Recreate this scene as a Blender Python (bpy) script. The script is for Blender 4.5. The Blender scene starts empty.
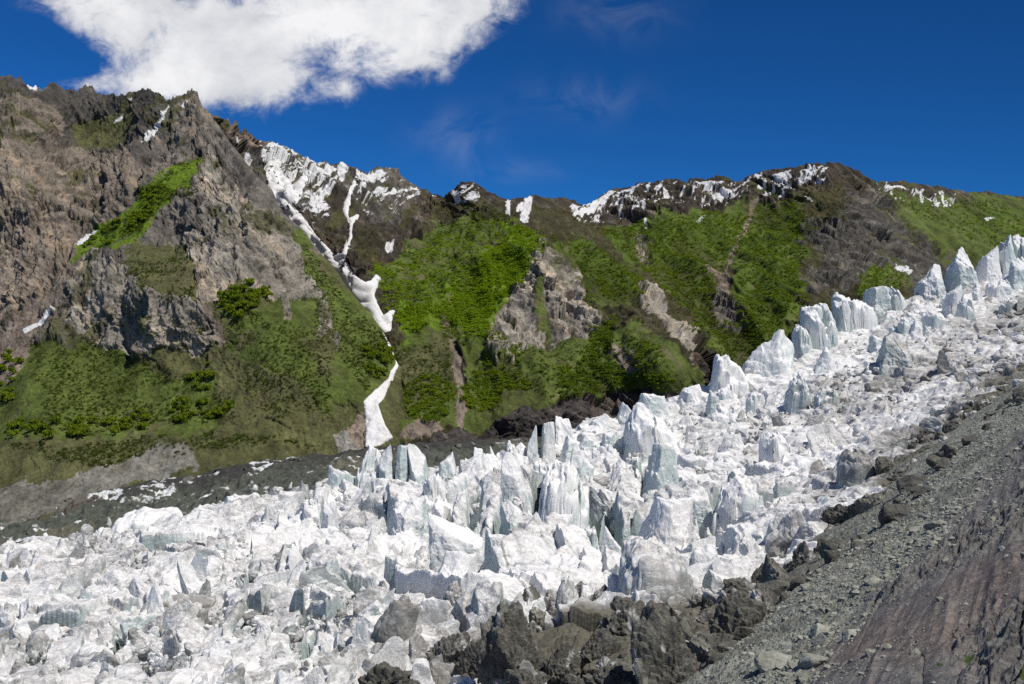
import bpy, math, random
import numpy as np
R = math.radians
rng = np.random.default_rng(7)
random.seed(7)
C = bpy.context.scene.collection
F, CX, HY = 995.0, 512.0, 330.0          # focal length in pixels, horizon row

# ------------------------------------------------------------------ noise
T3 = rng.random((64, 64, 64)).astype(np.float32) * 2 - 1
def vn(x, y, z):
    xi = np.floor(x).astype(np.int32); yi = np.floor(y).astype(np.int32); zi = np.floor(z).astype(np.int32)
    fx = (x - xi).astype(np.float32); fy = (y - yi).astype(np.float32); fz = (z - zi).astype(np.float32)
    fx = fx*fx*(3-2*fx); fy = fy*fy*(3-2*fy); fz = fz*fz*(3-2*fz)
    xi &= 63; yi &= 63; zi &= 63
    x1 = (xi+1) & 63; y1 = (yi+1) & 63; z1 = (zi+1) & 63
    T = T3.ravel()
    def g(a, b, c): return T[(a << 12) + (b << 6) + c]
    a = g(xi, yi, zi); a += (g(x1, yi, zi)-a)*fx
    b = g(xi, y1, zi); b += (g(x1, y1, zi)-b)*fx
    a += (b-a)*fy
    c = g(xi, yi, z1); c += (g(x1, yi, z1)-c)*fx
    d = g(xi, y1, z1); d += (g(x1, y1, z1)-d)*fx
    c += (d-c)*fy
    return a+(c-a)*fz
def fbm(x, y, z, s=1.0, octv=4, gain=.5, mode=0, seed=0):
    x = np.asarray(x)/s+seed*7.31; y = np.asarray(y)/s+seed*3.77; z = np.asarray(z)/s+seed*5.13
    out = 0; a = 1; t = 0
    for o in range(octv):
        n = vn(x, y, z)
        if mode == 1: n = 1-2*np.abs(n)*1.6
        elif mode == 2: n = np.abs(n)*3.2-1
        out = out+a*n; t += a; a *= gain
        x, y, z = (x*.8+y*.6)*2.03+11.3, (y*.8-x*.6)*2.03+3.1, z*2.03+5.7
    return out/t
def hash2(i, j, k):
    h = (i*374761393+j*668265263+k*2147483647) & 0xffffffff
    h = ((h ^ (h >> 13))*1274126177) & 0xffffffff
    h ^= h >> 16
    return (h & 0xffffff)/float(0xffffff)
def cells(x, y, s, seed=0, jit=.85):
    x = x/s; y = y/s
    xi = np.floor(x).astype(np.int64); yi = np.floor(y).astype(np.int64)
    best = np.full(x.shape, 9.); sec = np.full(x.shape, 9.)
    bi = np.zeros(x.shape, np.int64); bj = bi.copy(); bx = best.copy(); by = best.copy()
    for dx in (-1, 0, 1):
        for dy in (-1, 0, 1):
            i = xi+dx; j = yi+dy
            cx = i+.5+jit*(hash2(i, j, seed*5+1)-.5); cy = j+.5+jit*(hash2(i, j, seed*5+2)-.5)
            d = np.hypot(x-cx, y-cy)
            m = d < best
            sec = np.where(m, best, np.minimum(sec, d))
            best = np.where(m, d, best); bi = np.where(m, i, bi); bj = np.where(m, j, bj)
            bx = np.where(m, x-cx, bx); by = np.where(m, y-cy, by)
    r1 = hash2(bi, bj, seed*5+3); r2 = hash2(bi, bj, seed*5+4); r3 = hash2(bi, bj, seed*5+9)
    return best, sec-best, bx, by, r1, r2, r3
def sstep(a, b, x):
    t = np.clip((x-a)/(b-a), 0, 1); return t*t*(3-2*t)

# ------------------------------------------------------------------ interpolation
def tps(pts, vals, lam=1e-3):
    pts = np.asarray(pts, float); vals = np.asarray(vals, float)
    sc = pts.std(0).max(); c = pts.mean(0); q = (pts-c)/sc
    def U(r2): return np.where(r2 > 0, r2*np.log(np.maximum(r2, 1e-12)), 0)
    n = len(q)
    A = np.zeros((n+3, n+3)); A[:n, :n] = U(((q[:, None]-q[None])**2).sum(-1))+lam*np.eye(n)
    P = np.c_[np.ones(n), q]; A[:n, n:] = P; A[n:, :n] = P.T
    w = np.linalg.solve(A, np.r_[vals, 0, 0, 0])
    def f(x, y):
        x = (np.asarray(x, float)-c[0])/sc; y = (np.asarray(y, float)-c[1])/sc
        o = w[n]+w[n+1]*x+w[n+2]*y
        for k in range(n):
            o = o+w[k]*U((x-q[k, 0])**2+(y-q[k, 1])**2)
        return o
    return f
def unproj(px, py, Y):
    return np.stack([(px-CX)/F*Y, Y+0*px, (HY-py)/F*Y], -1)
def to_px(P):
    return CX+F*P[..., 0]/P[..., 1], HY-F*P[..., 2]/P[..., 1]
def inpoly(x, y, poly):
    r = np.zeros(x.shape, bool); n = len(poly)
    xs = [p[0] for p in poly]; ys = [p[1] for p in poly]
    x0, x1, y0, y1 = min(xs), max(xs), min(ys), max(ys)
    m = (x >= x0) & (x <= x1) & (y >= y0) & (y <= y1)
    if not m.any(): return r
    X = x[m]; Yy = y[m]; q = np.zeros(X.shape, bool)
    for i in range(n):
        ax, ay = poly[i]; bx, by = poly[(i+1) % n]
        if ay == by: continue
        q ^= ((ay > Yy) != (by > Yy)) & (X < (bx-ax)*(Yy-ay)/(by-ay)+ax)
    r[m] = q
    return r
def polydist(x, y, poly):
    d = np.full(x.shape, 1e9)
    n = len(poly)
    for i in range(n):
        ax, ay = poly[i]; bx, by = poly[(i+1) % n]
        vx, vy = bx-ax, by-ay; L = vx*vx+vy*vy+1e-9
        t = np.clip(((x-ax)*vx+(y-ay)*vy)/L, 0, 1)
        d = np.minimum(d, np.hypot(x-ax-t*vx, y-ay-t*vy))
    return np.where(inpoly(x, y, poly), d, -d)

# ------------------------------------------------------------------ mesh helpers
def new_mesh(name, V, Fc, mat, col=None, smooth=True):
    me = bpy.data.meshes.new(name)
    V = np.ascontiguousarray(V, np.float32).reshape(-1, 3); Fc = np.ascontiguousarray(Fc, np.int32)
    k = Fc.shape[1]; nf = len(Fc)
    me.vertices.add(len(V)); me.vertices.foreach_set('co', V.ravel())
    me.loops.add(nf*k); me.loops.foreach_set('vertex_index', Fc.ravel())
    me.polygons.add(nf); me.polygons.foreach_set('loop_start', np.arange(0, nf*k, k, dtype=np.int32))
    try: me.polygons.foreach_set('loop_total', np.full(nf, k, np.int32))
    except Exception: pass
    me.polygons.foreach_set('use_smooth', np.full(nf, smooth, bool))
    me.update(calc_edges=True)
    if col is not None:
        a = me.color_attributes.new('Col', 'FLOAT_COLOR', 'POINT')
        col = np.asarray(col, np.float32).reshape(-1, col.shape[-1])
        if col.shape[1] == 3: col = np.c_[col, np.ones(len(col), np.float32)]
        a.data.foreach_set('color', col.ravel())
    me.materials.append(mat)
    return me
def link(name, me, label=None, cat=None, group=None, kind=None, parent=None):
    o = bpy.data.objects.new(name, me); C.objects.link(o)
    if label: o['label'] = label
    if cat: o['category'] = cat
    if group: o['group'] = group
    if kind: o['kind'] = kind
    if parent: o.parent = parent
    return o
def soften(h, n=1):
    for _ in range(n):
        p = np.pad(h, 1, mode='edge'); h = (p[:-2, 1:-1]+2*p[1:-1, 1:-1]+p[2:, 1:-1])/4
        p = np.pad(h, 1, mode='edge'); h = (p[1:-1, :-2]+2*p[1:-1, 1:-1]+p[1:-1, 2:])/4
    return h
def gridfaces(H, W, keep=None):
    i = np.arange(H*W).reshape(H, W)
    f = np.stack([i[:-1, :-1], i[1:, :-1], i[1:, 1:], i[:-1, 1:]], -1).reshape(-1, 4)
    if keep is not None: f = f[keep.reshape(-1)]
    return f
def gridnormals(P):
    du = np.gradient(P, axis=1); dv = np.gradient(P, axis=0)
    n = np.cross(du, dv); n /= np.linalg.norm(n, axis=-1, keepdims=True)+1e-9
    return n

# ------------------------------------------------------------------ materials
def mat(name):
    m = bpy.data.materials.new(name); m.use_nodes = True
    nt = m.node_tree; b = nt.nodes['Principled BSDF']
    b.inputs['Roughness'].default_value = .9
    b.inputs['Specular IOR Level'].default_value = .2
    return m, nt, b
def nd(nt, t, **kw):
    n = nt.nodes.new(t)
    for k, v in kw.items():
        if k in n.inputs.keys(): n.inputs[k].default_value = v
        else: setattr(n, k, v)
    return n
def noise(nt, vec, scale, detail=6, rough=.6, dist=0):
    n = nd(nt, 'ShaderNodeTexNoise'); n.inputs['Scale'].default_value = scale
    n.inputs['Detail'].default_value = detail; n.inputs['Roughness'].default_value = rough
    n.inputs['Distortion'].default_value = dist
    if vec is not None: nt.links.new(vec, n.inputs['Vector'])
    return n.outputs['Fac']
def mrange(nt, v, a, b, c, d):
    n = nd(nt, 'ShaderNodeMapRange'); nt.links.new(v, n.inputs['Value'])
    for i, x in zip((1, 2, 3, 4), (a, b, c, d)): n.inputs[i].default_value = x
    return n.outputs[0]
def mth(nt, op, a, b=None, clamp=False):
    n = nd(nt, 'ShaderNodeMath', operation=op, use_clamp=clamp)
    for i, x in enumerate((a, b)):
        if x is None: continue
        if isinstance(x, (int, float)): n.inputs[i].default_value = x
        else: nt.links.new(x, n.inputs[i])
    return n.outputs[0]
def mixc(nt, fac, a, b, blend='MIX'):
    n = nd(nt, 'ShaderNodeMix', data_type='RGBA', blend_type=blend)
    for i, x in ((0, fac), (6, a), (7, b)):
        if isinstance(x, (int, float)): n.inputs[i].default_value = x
        elif isinstance(x, tuple): n.inputs[i].default_value = (*x, 1)
        else: nt.links.new(x, n.inputs[i])
    return n.outputs[2]
def bump(nt, b, h, dist, strength=1.0):
    n = nd(nt, 'ShaderNodeBump'); n.inputs['Distance'].default_value = dist
    n.inputs['Strength'].default_value = strength
    nt.links.new(h, n.inputs['Height']); nt.links.new(n.outputs[0], b.inputs['Normal'])
def pos(nt, sx=1, sy=1, sz=1, rz=0):
    g = nd(nt, 'ShaderNodeNewGeometry')
    m = nd(nt, 'ShaderNodeMapping'); m.inputs['Scale'].default_value = (sx, sy, sz)
    m.inputs['Rotation'].default_value = (0, 0, rz)
    nt.links.new(g.outputs['Position'], m.inputs['Vector'])
    return m.outputs[0]
def attr(nt):
    a = nd(nt, 'ShaderNodeAttribute'); a.attribute_name = 'Col'; return a.outputs['Color'], a.outputs['Alpha']
def val2col(nt, v):
    n = nd(nt, 'ShaderNodeCombineColor')
    for i in range(3): nt.links.new(v, n.inputs[i])
    return n.outputs[0]

def mountain_mat():
    m, nt, b = mat('mountain_surface')
    c, al = attr(nt)
    p = pos(nt); ps = pos(nt, 1, 1, .35)
    n1 = noise(nt, p, .35, 6, .7); n2 = noise(nt, ps, .07, 8, .68, .3); n3 = noise(nt, p, .012, 5, .6)
    v = mth(nt, 'MULTIPLY', mrange(nt, n1, .3, .7, .62, 1.38), mrange(nt, n2, .32, .68, .55, 1.45))
    v = mth(nt, 'MULTIPLY', v, mrange(nt, n3, .3, .7, .8, 1.2))
    # alpha = how much the surface keeps its own colour (snow stays even)
    vm = nd(nt, 'ShaderNodeMix', data_type='FLOAT'); nt.links.new(al, vm.inputs[0]); vm.inputs[2].default_value = 1
    nt.links.new(v, vm.inputs[3])
    col = mixc(nt, 1.0, c, val2col(nt, vm.outputs[0]), 'MULTIPLY')
    nt.links.new(col, b.inputs['Base Color'])
    h = mth(nt, 'ADD', n1, mth(nt, 'MULTIPLY', n2, 2.0))
    bump(nt, b, h, 2.2, .8)
    return m
def ice_mat():
    m, nt, b = mat('glacier_ice')
    c, al = attr(nt)                      # rgb: clean ice, alpha: amount of rock dust
    p = pos(nt); pst = pos(nt, .45, 1.0, 1.0, R(-25))
    fine = noise(nt, p, 1.9, 8, .75, .5); mid = noise(nt, pst, .45, 9, .76, .8)
    d = mth(nt, 'ADD', mth(nt, 'MULTIPLY', mid, .65), mth(nt, 'MULTIPLY', fine, .45))
    lo = mth(nt, 'SUBTRACT', .665, mth(nt, 'MULTIPLY', al, .62))
    dm = mth(nt, 'DIVIDE', mth(nt, 'SUBTRACT', d, lo), .15, True)
    dm = mth(nt, 'MULTIPLY', dm, mth(nt, 'ADD', .42, al, True), True)
    dcol = mixc(nt, mrange(nt, al, .35, .8, 0, 1), (.185, .175, .158), (.125, .117, .088))
    dcol = mixc(nt, 1., dcol, val2col(nt, mrange(nt, fine, .3, .7, .45, 1.6)), 'MULTIPLY')
    col = mixc(nt, dm, c, dcol)
    nt.links.new(col, b.inputs['Base Color'])
    b.inputs['Roughness'].default_value = .7
    bump(nt, b, mth(nt, 'ADD', mth(nt, 'MULTIPLY', fine, .4), mid), .45, .6)
    return m
def simple_mat(name, cols, scales=(.3, 1.5), bd=.3, stretch=None, rough=.9, lo=.6, hi=1.4):
    m, nt, b = mat(name)
    p = pos(nt) if stretch is None else pos(nt, *stretch)
    n1 = noise(nt, p, scales[0], 7, .68, .2); n2 = noise(nt, p, scales[1], 6, .7)
    col = mixc(nt, mrange(nt, n1, .35, .65, 0, 1), cols[0], cols[1])
    col = mixc(nt, 1., col, val2col(nt, mrange(nt, n2, .3, .7, lo, hi)), 'MULTIPLY')
    nt.links.new(col, b.inputs['Base Color']); b.inputs['Roughness'].default_value = rough
    bump(nt, b, mth(nt, 'ADD', n1, n2), bd, .9)
    return m
def attr_mat(name, scales, bd, lo=.6, hi=1.4, stretch=None):
    m, nt, b = mat(name)
    c, al = attr(nt); p = pos(nt); q = p if stretch is None else pos(nt, *stretch)
    n1 = noise(nt, q, scales[0], 8, .7, .2); n2 = noise(nt, p, scales[1], 6, .7)
    v = mth(nt, 'MULTIPLY', mrange(nt, n1, .3, .7, lo, hi), mrange(nt, n2, .3, .7, lo, hi))
    nt.links.new(mixc(nt, 1., c, val2col(nt, v), 'MULTIPLY'), b.inputs['Base Color'])
    bump(nt, b, mth(nt, 'ADD', n1, mth(nt, 'MULTIPLY', n2, .5)), bd, 1)
    return m
def leaf_mat(name, a, b2):
    m, nt, b = mat(name)
    oi = nd(nt, 'ShaderNodeObjectInfo'); p = pos(nt)
    n = noise(nt, p, .018, 5, .65); n2 = noise(nt, p, .35, 4, .7)
    col = mixc(nt, mrange(nt, mth(nt, 'ADD', n, mth(nt, 'MULTIPLY', n2, .5)), .55, .95, 0, 1), a, b2)
    nt.links.new(col, b.inputs['Base Color'])
    tr = nd(nt, 'ShaderNodeBsdfTranslucent'); nt.links.new(col, tr.inputs['Color'])
    mx = nd(nt, 'ShaderNodeMixShader'); mx.inputs[0].default_value = .5
    nt.links.new(b.outputs[0], mx.inputs[1]); nt.links.new(tr.outputs[0], mx.inputs[2])
    nt.links.new(mx.outputs[0], nt.nodes['Material Output'].inputs['Surface'])
    return m
M_MT = mountain_mat(); M_ICE = ice_mat()
M_LEAF = leaf_mat('young_leaves', (.165, .265, .010), (.290, .400, .012))
M_LEAFD = leaf_mat('shrub_leaves', (.075, .105, .014), (.125, .165, .018))
M_LEAFB = leaf_mat('slope_leaves', (.105, .160, .012), (.225, .305, .012))
M_LEAFT = leaf_mat('grove_leaves', (.160, .225, .012), (.240, .310, .014))
M_SNOW = simple_mat('old_snow', ((.80, .795, .78), (.64, .62, .59)), (.05, .5), .5, None, .7, .85, 1.08)

# ------------------------------------------------------------------ skylines (traced)
SKA = [(-200, 60), (-120, 85), (-60, 70), (0, 76.6), (9.8, 74), (19.5, 75.6), (24.4, 83.4), (27, 88), (37, 88), (45, 85.4), (52.7, 82), (58.6, 84.4),
 (67.4, 89), (74, 90), (80, 88), (90, 85.4), (95.7, 90), (103.5, 95), (113, 94), (121, 95), (127, 96), (136.7, 91), (150, 88),
 (156, 92), (166, 97), (176, 97), (183.6, 93), (192.4, 86.6), (198, 94), (199.5, 100.5), (211, 115), (223, 133), (240.5, 152),
 (258, 170), (272, 182), (283, 206), (304, 224), (321.5, 247), (334, 260), (347, 280), (361, 297), (370, 308), (383, 332),
 (390, 345), (396, 365), (391, 378), (396, 400), (400, 446)]
SKA = [(a, b+7*float(sstep(225, 260, a))*float(sstep(385, 360, a))) for a, b in sorted(SKA[:43])]+[(390, 345), (400, 372), (410, 440)]
SKB = [(170, 110), (200, 117), (215, 117), (224, 121), (227, 119), (230, 127), (234, 121), (238.6, 130), (243.5, 127), (248, 134), (255, 140.5), (268, 144.5), (286.5, 149),
 (301, 156), (317, 164), (323.5, 161), (330, 164), (336, 163), (344, 165), (356, 170), (367.5, 173), (377.6, 169), (397, 170), (404, 178),
 (413, 185), (424, 189), (438, 194), (443, 196.6), (452, 191), (461.5, 182), (473, 182), (485, 189), (500.6, 195.7), (508, 198.6), (524, 198.6),
 (530, 196.6), (547.5, 198.6), (557.6, 197.6), (571, 199.6), (587, 203.5), (591, 202.5), (600.5, 196.6), (606, 192), (616, 187), (628, 187),
 (641.6, 181.4), (655, 182), (665, 180.6), (684.5, 181.4), (696, 177.5), (704, 179), (717.7, 176), (727.5, 179), (735.6, 183), (745, 179),
 (763, 170), (778.6, 169), (793, 167), (802, 163.4), (817.7, 162), (839, 162.5), (845, 166), (856.7, 170), (868.4, 178), (876, 183),
 (890, 180.5), (908, 183), (929.5, 184), (950.5, 190), (964.6, 192), (976, 191.6), (1000, 194.4), (1024, 196.8), (1100, 205), (1250, 220)]
def pl(tab, x):
    t = np.array(tab, float); return np.interp(x, t[:, 0], t[:, 1])

# depth control points (px, py, Y)
DA = [(-200, 500, 620), (0, 500, 610), (0, 475, 640), (200, 470, 640), (330, 455, 655), (400, 445, 665), (0, 440, 680), (100, 440, 678), (230, 440, 680), (330, 420, 690),
 (100, 340, 785), (30, 380, 735), (200, 390, 738), (150, 385, 742), (150, 285, 792), (215, 340, 765), (120, 300, 790), (170, 245, 862), (70, 270, 850), (240, 290, 790),
 (190, 90, 1065), (190, 150, 985), (130, 190, 930), (0, 355, 795), (50, 250, 885), (88, 238, 905), (50, 200, 935), (0, 250, 900), (-200, 250, 900), (0, 76, 1100), (-200, 70, 1100),
 (30, 120, 1035), (100, 95, 1125), (80, 140, 1085), (150, 92, 1090), (250, 200, 885), (223, 135, 1010), (300, 226, 905), (270, 260, 845), (334, 262, 880), (300, 330, 765),
 (361, 300, 850), (340, 360, 745), (383, 334, 810), (365, 390, 720), (390, 380, 752), (400, 420, 690), (410, 445, 665)]
DB = [(380, 445, 690), (395, 385, 765), (385, 335, 850), (365, 297, 925), (345, 262, 1010), (300, 214, 1150), (268, 146, 1450), (215, 118, 1350), (220, 200, 1280), (330, 210, 1200),
 (377, 170, 1480), (320, 165, 1480), (360, 230, 1170), (440, 196, 1500), (400, 240, 1210), (440, 250, 1200), (467, 183, 1430), (510, 215, 1250), (545, 236, 1080),
 (560, 300, 955), (530, 300, 960), (600, 335, 900), (560, 380, 810), (560, 402, 778), (560, 435, 758), (500, 440, 730), (500, 410, 745), (470, 280, 1010), (430, 330, 905), (400, 305, 945),
 (420, 380, 780), (456, 400, 768), (456, 350, 880), (490, 360, 830), (430, 440, 690), (620, 385, 820), (640, 410, 800), (600, 260, 1120), (575, 200, 1650), (620, 235, 1430),
 (650, 282, 1110), (668, 320, 930), (700, 366, 850), (690, 400, 830), (712, 380, 960), (690, 320, 1060), (640, 182, 1720), (720, 177, 1700), (690, 250, 1300), (745, 290, 1180),
 (720, 340, 1040), (740, 240, 1400), (790, 200, 1520), (835, 163, 1600), (880, 181, 1660), (880, 220, 1480), (800, 300, 1130), (860, 270, 1270), (800, 250, 1340), (920, 300, 1250),
 (950, 240, 1560), (1000, 262, 1520), (1024, 197, 1900), (1250, 220, 2000), (900, 360, 1000), (1024, 420, 900), (1250, 420, 950), (800, 420, 850), (1100, 300, 1350), (540, 470, 720), (400, 480, 660), (700, 470, 800), (900, 470, 860), (1250, 470, 900),
 (320, 300, 1050), (340, 340, 950), (300, 260, 1150), (250, 240, 1250), (180, 180, 1350)]
fDA = tps([p[:2] for p in DA], [math.log(p[2]) for p in DA], 2e-4)
fDB = tps([p[:2] for p in DB], [math.log(p[2]) for p in DB], 2e-4)

# ------------------------------------------------------------------ ground cover classes, albedo
CL = dict(grey=(.29, .26, .215), brown=(.22, .184, .145), dark=(.050, .040, .030), heath=(.098, .100, .040), grass=(.088, .115, .024), green=(.110, .170, .012),
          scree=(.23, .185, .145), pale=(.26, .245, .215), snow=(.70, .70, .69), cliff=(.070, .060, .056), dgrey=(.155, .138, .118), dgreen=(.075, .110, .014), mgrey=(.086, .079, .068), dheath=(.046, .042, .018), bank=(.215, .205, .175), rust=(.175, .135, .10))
# polygons painted in order: (class, warp in px, polygon)
PA = [('heath', 8, [(-300, 330), (60, 345), (330, 250), (420, 330), (420, 480), (-300, 520)]),
 ('grass', 9, [(-300, 400), (20, 350), (100, 335), (170, 380), (225, 380), (235, 320), (300, 300), (330, 400), (200, 440), (0, 445), (-300, 460)]),
 ('grass', 7, [(285, 225), (305, 235), (345, 290), (395, 345), (398, 372), (375, 400), (330, 395), (310, 330), (300, 280)]),
 ('bank', 6, [(-300, 485), (0, 489), (70, 478), (120, 470), (165, 452), (190, 450), (197, 470), (100, 500), (0, 530), (-300, 560)]),
 ('scree', 6, [(345, 420), (362, 405), (372, 410), (370, 446), (330, 455)]),
 ('pale', 5, [(332, 430), (345, 424), (362, 446), (340, 456)]),
 ('heath', 8, [(200, 430), (330, 425), (335, 455), (210, 476)]),
 ('brown', 9, [(-300, 20), (35, 100), (110, 130), (150, 180), (110, 215), (30, 320), (-300, 420)]),
 ('scree', 7, [(-10, 350), (35, 305), (95, 240), (80, 250), (40, 335), (10, 380), (-20, 390)]),
 ('mgrey', 6, [(-20, 60), (25, 70), (30, 95), (52, 78), (100, 85), (130, 95), (150, 85), (178, 95), (170, 130), (140, 140), (115, 160), (60, 145), (55, 110), (25, 100), (-20, 105)]),
 ('dgrey', 9, [(150, 85), (195, 80), (245, 155), (300, 230), (270, 240), (230, 200), (170, 190), (140, 150), (170, 130)]),
 ('grey', 8, [(205, 150), (240, 190), (290, 230), (322, 300), (290, 310), (240, 285), (205, 250), (200, 200)]),
 ('grey', 8, [(75, 330), (60, 310), (90, 250), (140, 275), (170, 290), (215, 318), (222, 345), (180, 352), (140, 356), (100, 345)]),
 ('grey', 6, [(192, 228), (225, 240), (235, 300), (200, 305), (185, 260)]),
 ('heath', 9, [(120, 265), (135, 235), (185, 250), (200, 300), (160, 305), (140, 280)]),
 ('green', 5, [(68, 268), (85, 240), (130, 205), (160, 178), (188, 158), (203, 155), (195, 180), (165, 205), (150, 235), (110, 250), (80, 262)]),
 ('green', 6, [(110, 100), (145, 118), (135, 135), (95, 130)]) if False else ('heath', 6, [(70, 130), (130, 110), (145, 120), (120, 145), (80, 150)]),
 ('grey', 5, [(316, 310), (325, 305), (337, 335), (333, 350), (318, 347)]),
 ('grey', 4, [(280, 285), (290, 290), (293, 322), (285, 320)]),
 ('scree', 4, [(203, 302), (214, 308), (228, 345), (222, 350)]),
 ('heath', 7, [(212, 350), (232, 360), (330, 330), (330, 420), (225, 430)]),
 ('grass', 8, [(225, 310), (285, 320), (330, 380), (330, 415), (300, 380), (240, 360)]),
]
SNA = [[(27, 86), (37, 86), (37, 92), (30, 92)], [(114, 122), (121, 117), (124, 111), (122, 121), (115, 123)], [(128, 99), (131, 97), (131, 101)],
 [(75, 246), (84, 240), (99, 232), (94, 239), (84, 247), (75, 250)], [(25, 332), (38, 324), (54, 308), (56, 310), (45, 323), (28, 336)],
 [(141, 143), (152, 132), (163, 121), (167, 110), (168, 103), (169, 110), (166, 121), (158, 133), (146, 143)], [(187, 105), (192, 103), (191, 106)], [(182, 110), (186, 104), (186, 109)]]
PB = [('dark', 9, [(150, 80), (1300, 80), (1300, 260), (900, 230), (800, 215), (740, 210), (700, 215), (620, 235), (560, 215), (470, 205), (420, 230), (400, 300), (300, 330), (200, 250)]),
 ('mgrey', 9, [(205, 110), (255, 140), (300, 160), (360, 168), (410, 175), (420, 210), (385, 225), (330, 190), (290, 230), (240, 180)]),
 ('rust', 5, [(205, 110), (228, 112), (252, 138), (262, 152), (240, 150), (222, 133)]),
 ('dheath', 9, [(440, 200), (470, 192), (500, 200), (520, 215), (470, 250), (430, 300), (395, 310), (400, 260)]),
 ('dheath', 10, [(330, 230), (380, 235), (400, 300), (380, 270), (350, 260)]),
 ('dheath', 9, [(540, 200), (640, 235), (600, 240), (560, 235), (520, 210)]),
 ('grass', 12, [(375, 265), (420, 240), (470, 215), (510, 222), (470, 270), (420, 310), (385, 300)]),  # grass and dheath left of the spur crest partly paint in its shade
 ('green', 10, [(395, 318), (440, 296), (480, 258), (512, 222), (548, 236), (520, 280), (490, 330), (440, 340), (400, 335), (385, 300)]),
 ('grass', 9, [(395, 335), (450, 330), (490, 330), (520, 300), (560, 340), (600, 320), (640, 330), (700, 375), (690, 395), (560, 400), (500, 430), (400, 440), (385, 400)]),
 ('grey', 6, [(545, 240), (575, 265), (590, 295), (600, 330), (575, 350), (545, 345), (510, 360), (490, 352), (492, 320), (515, 285), (525, 265)]),
 ('dgrey', 7, [(538, 290), (555, 300), (562, 345), (548, 345)]),
 ('grass', 5, [(535, 270), (545, 290), (552, 340), (545, 345), (536, 300)]),
 ('heath', 7, [(395, 345), (440, 340), (455, 380), (430, 400), (395, 395)]),
 ('scree', 4, [(440, 312), (449, 318), (452, 345), (462, 372), (466, 410), (461, 436), (454, 436), (456, 405), (450, 365), (444, 340)]),
 ('dark', 3, [(458, 340), (463, 350), (467, 390), (463, 392), (460, 365)]),
 ('scree', 5, [(415, 418), (425, 420), (440, 438), (425, 440), (395, 436)]),
 ('scree', 6, [(615, 345), (640, 355), (648, 375), (628, 375), (612, 360)]),
 ('dgreen', 8, [(550, 235), (600, 245), (650, 280), (640, 300), (605, 300), (570, 262)]),
 ('dgreen', 9, [(600, 230), (700, 215), (745, 205), (750, 250), (700, 300), (740, 345), (700, 330), (660, 280)]),
 ('dgreen', 10, [(755, 205), (800, 200), (815, 230), (795, 270), (810, 300), (800, 330), (745, 350), (730, 320), (740, 270)]),
 ('grass', 9, [(690, 330), (740, 320), (790, 330), (760, 360), (715, 380)]),
 ('cliff', 5, [(470, 440), (500, 418), (530, 402), (575, 398), (620, 392), (690, 385), (720, 400), (720, 500), (380, 500), (400, 445)]),
 ('grey', 5, [(640, 285), (655, 290), (705, 365), (698, 372), (670, 345), (645, 310)]),
 ('dark', 5, [(690, 330), (705, 345), (725, 390), (700, 385), (690, 355)]),
 ('scree', 4, [(702, 268), (712, 262), (740, 300), (745, 312), (730, 305)]),
 ('dgrey', 7, [(712, 295), (740, 300), (755, 330), (740, 330), (715, 315)]),
 ('scree', 2.5, [(757, 192), (760, 195), (745, 232), (735, 262), (728, 272), (727, 268), (737, 240)]),
 ('mgrey', 10, [(800, 235), (840, 195), (880, 190), (930, 250), (960, 270), (900, 300), (840, 330), (800, 300), (815, 260)]),
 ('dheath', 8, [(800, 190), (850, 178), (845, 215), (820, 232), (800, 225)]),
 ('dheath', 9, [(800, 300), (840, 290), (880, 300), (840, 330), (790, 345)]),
 ('grass', 10, [(890, 195), (960, 195), (1300, 215), (1300, 330), (980, 300), (940, 255), (900, 215)]),
 ('dgreen', 8, [(860, 275), (890, 262), (915, 282), (880, 310), (855, 300)]),
 ('dgreen', 9, [(955, 205), (1100, 215), (1100, 260), (1000, 245)]),
 ('dgrey', 3, [(640, 232), (650, 250), (655, 262), (645, 262), (632, 245)]),
]
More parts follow.
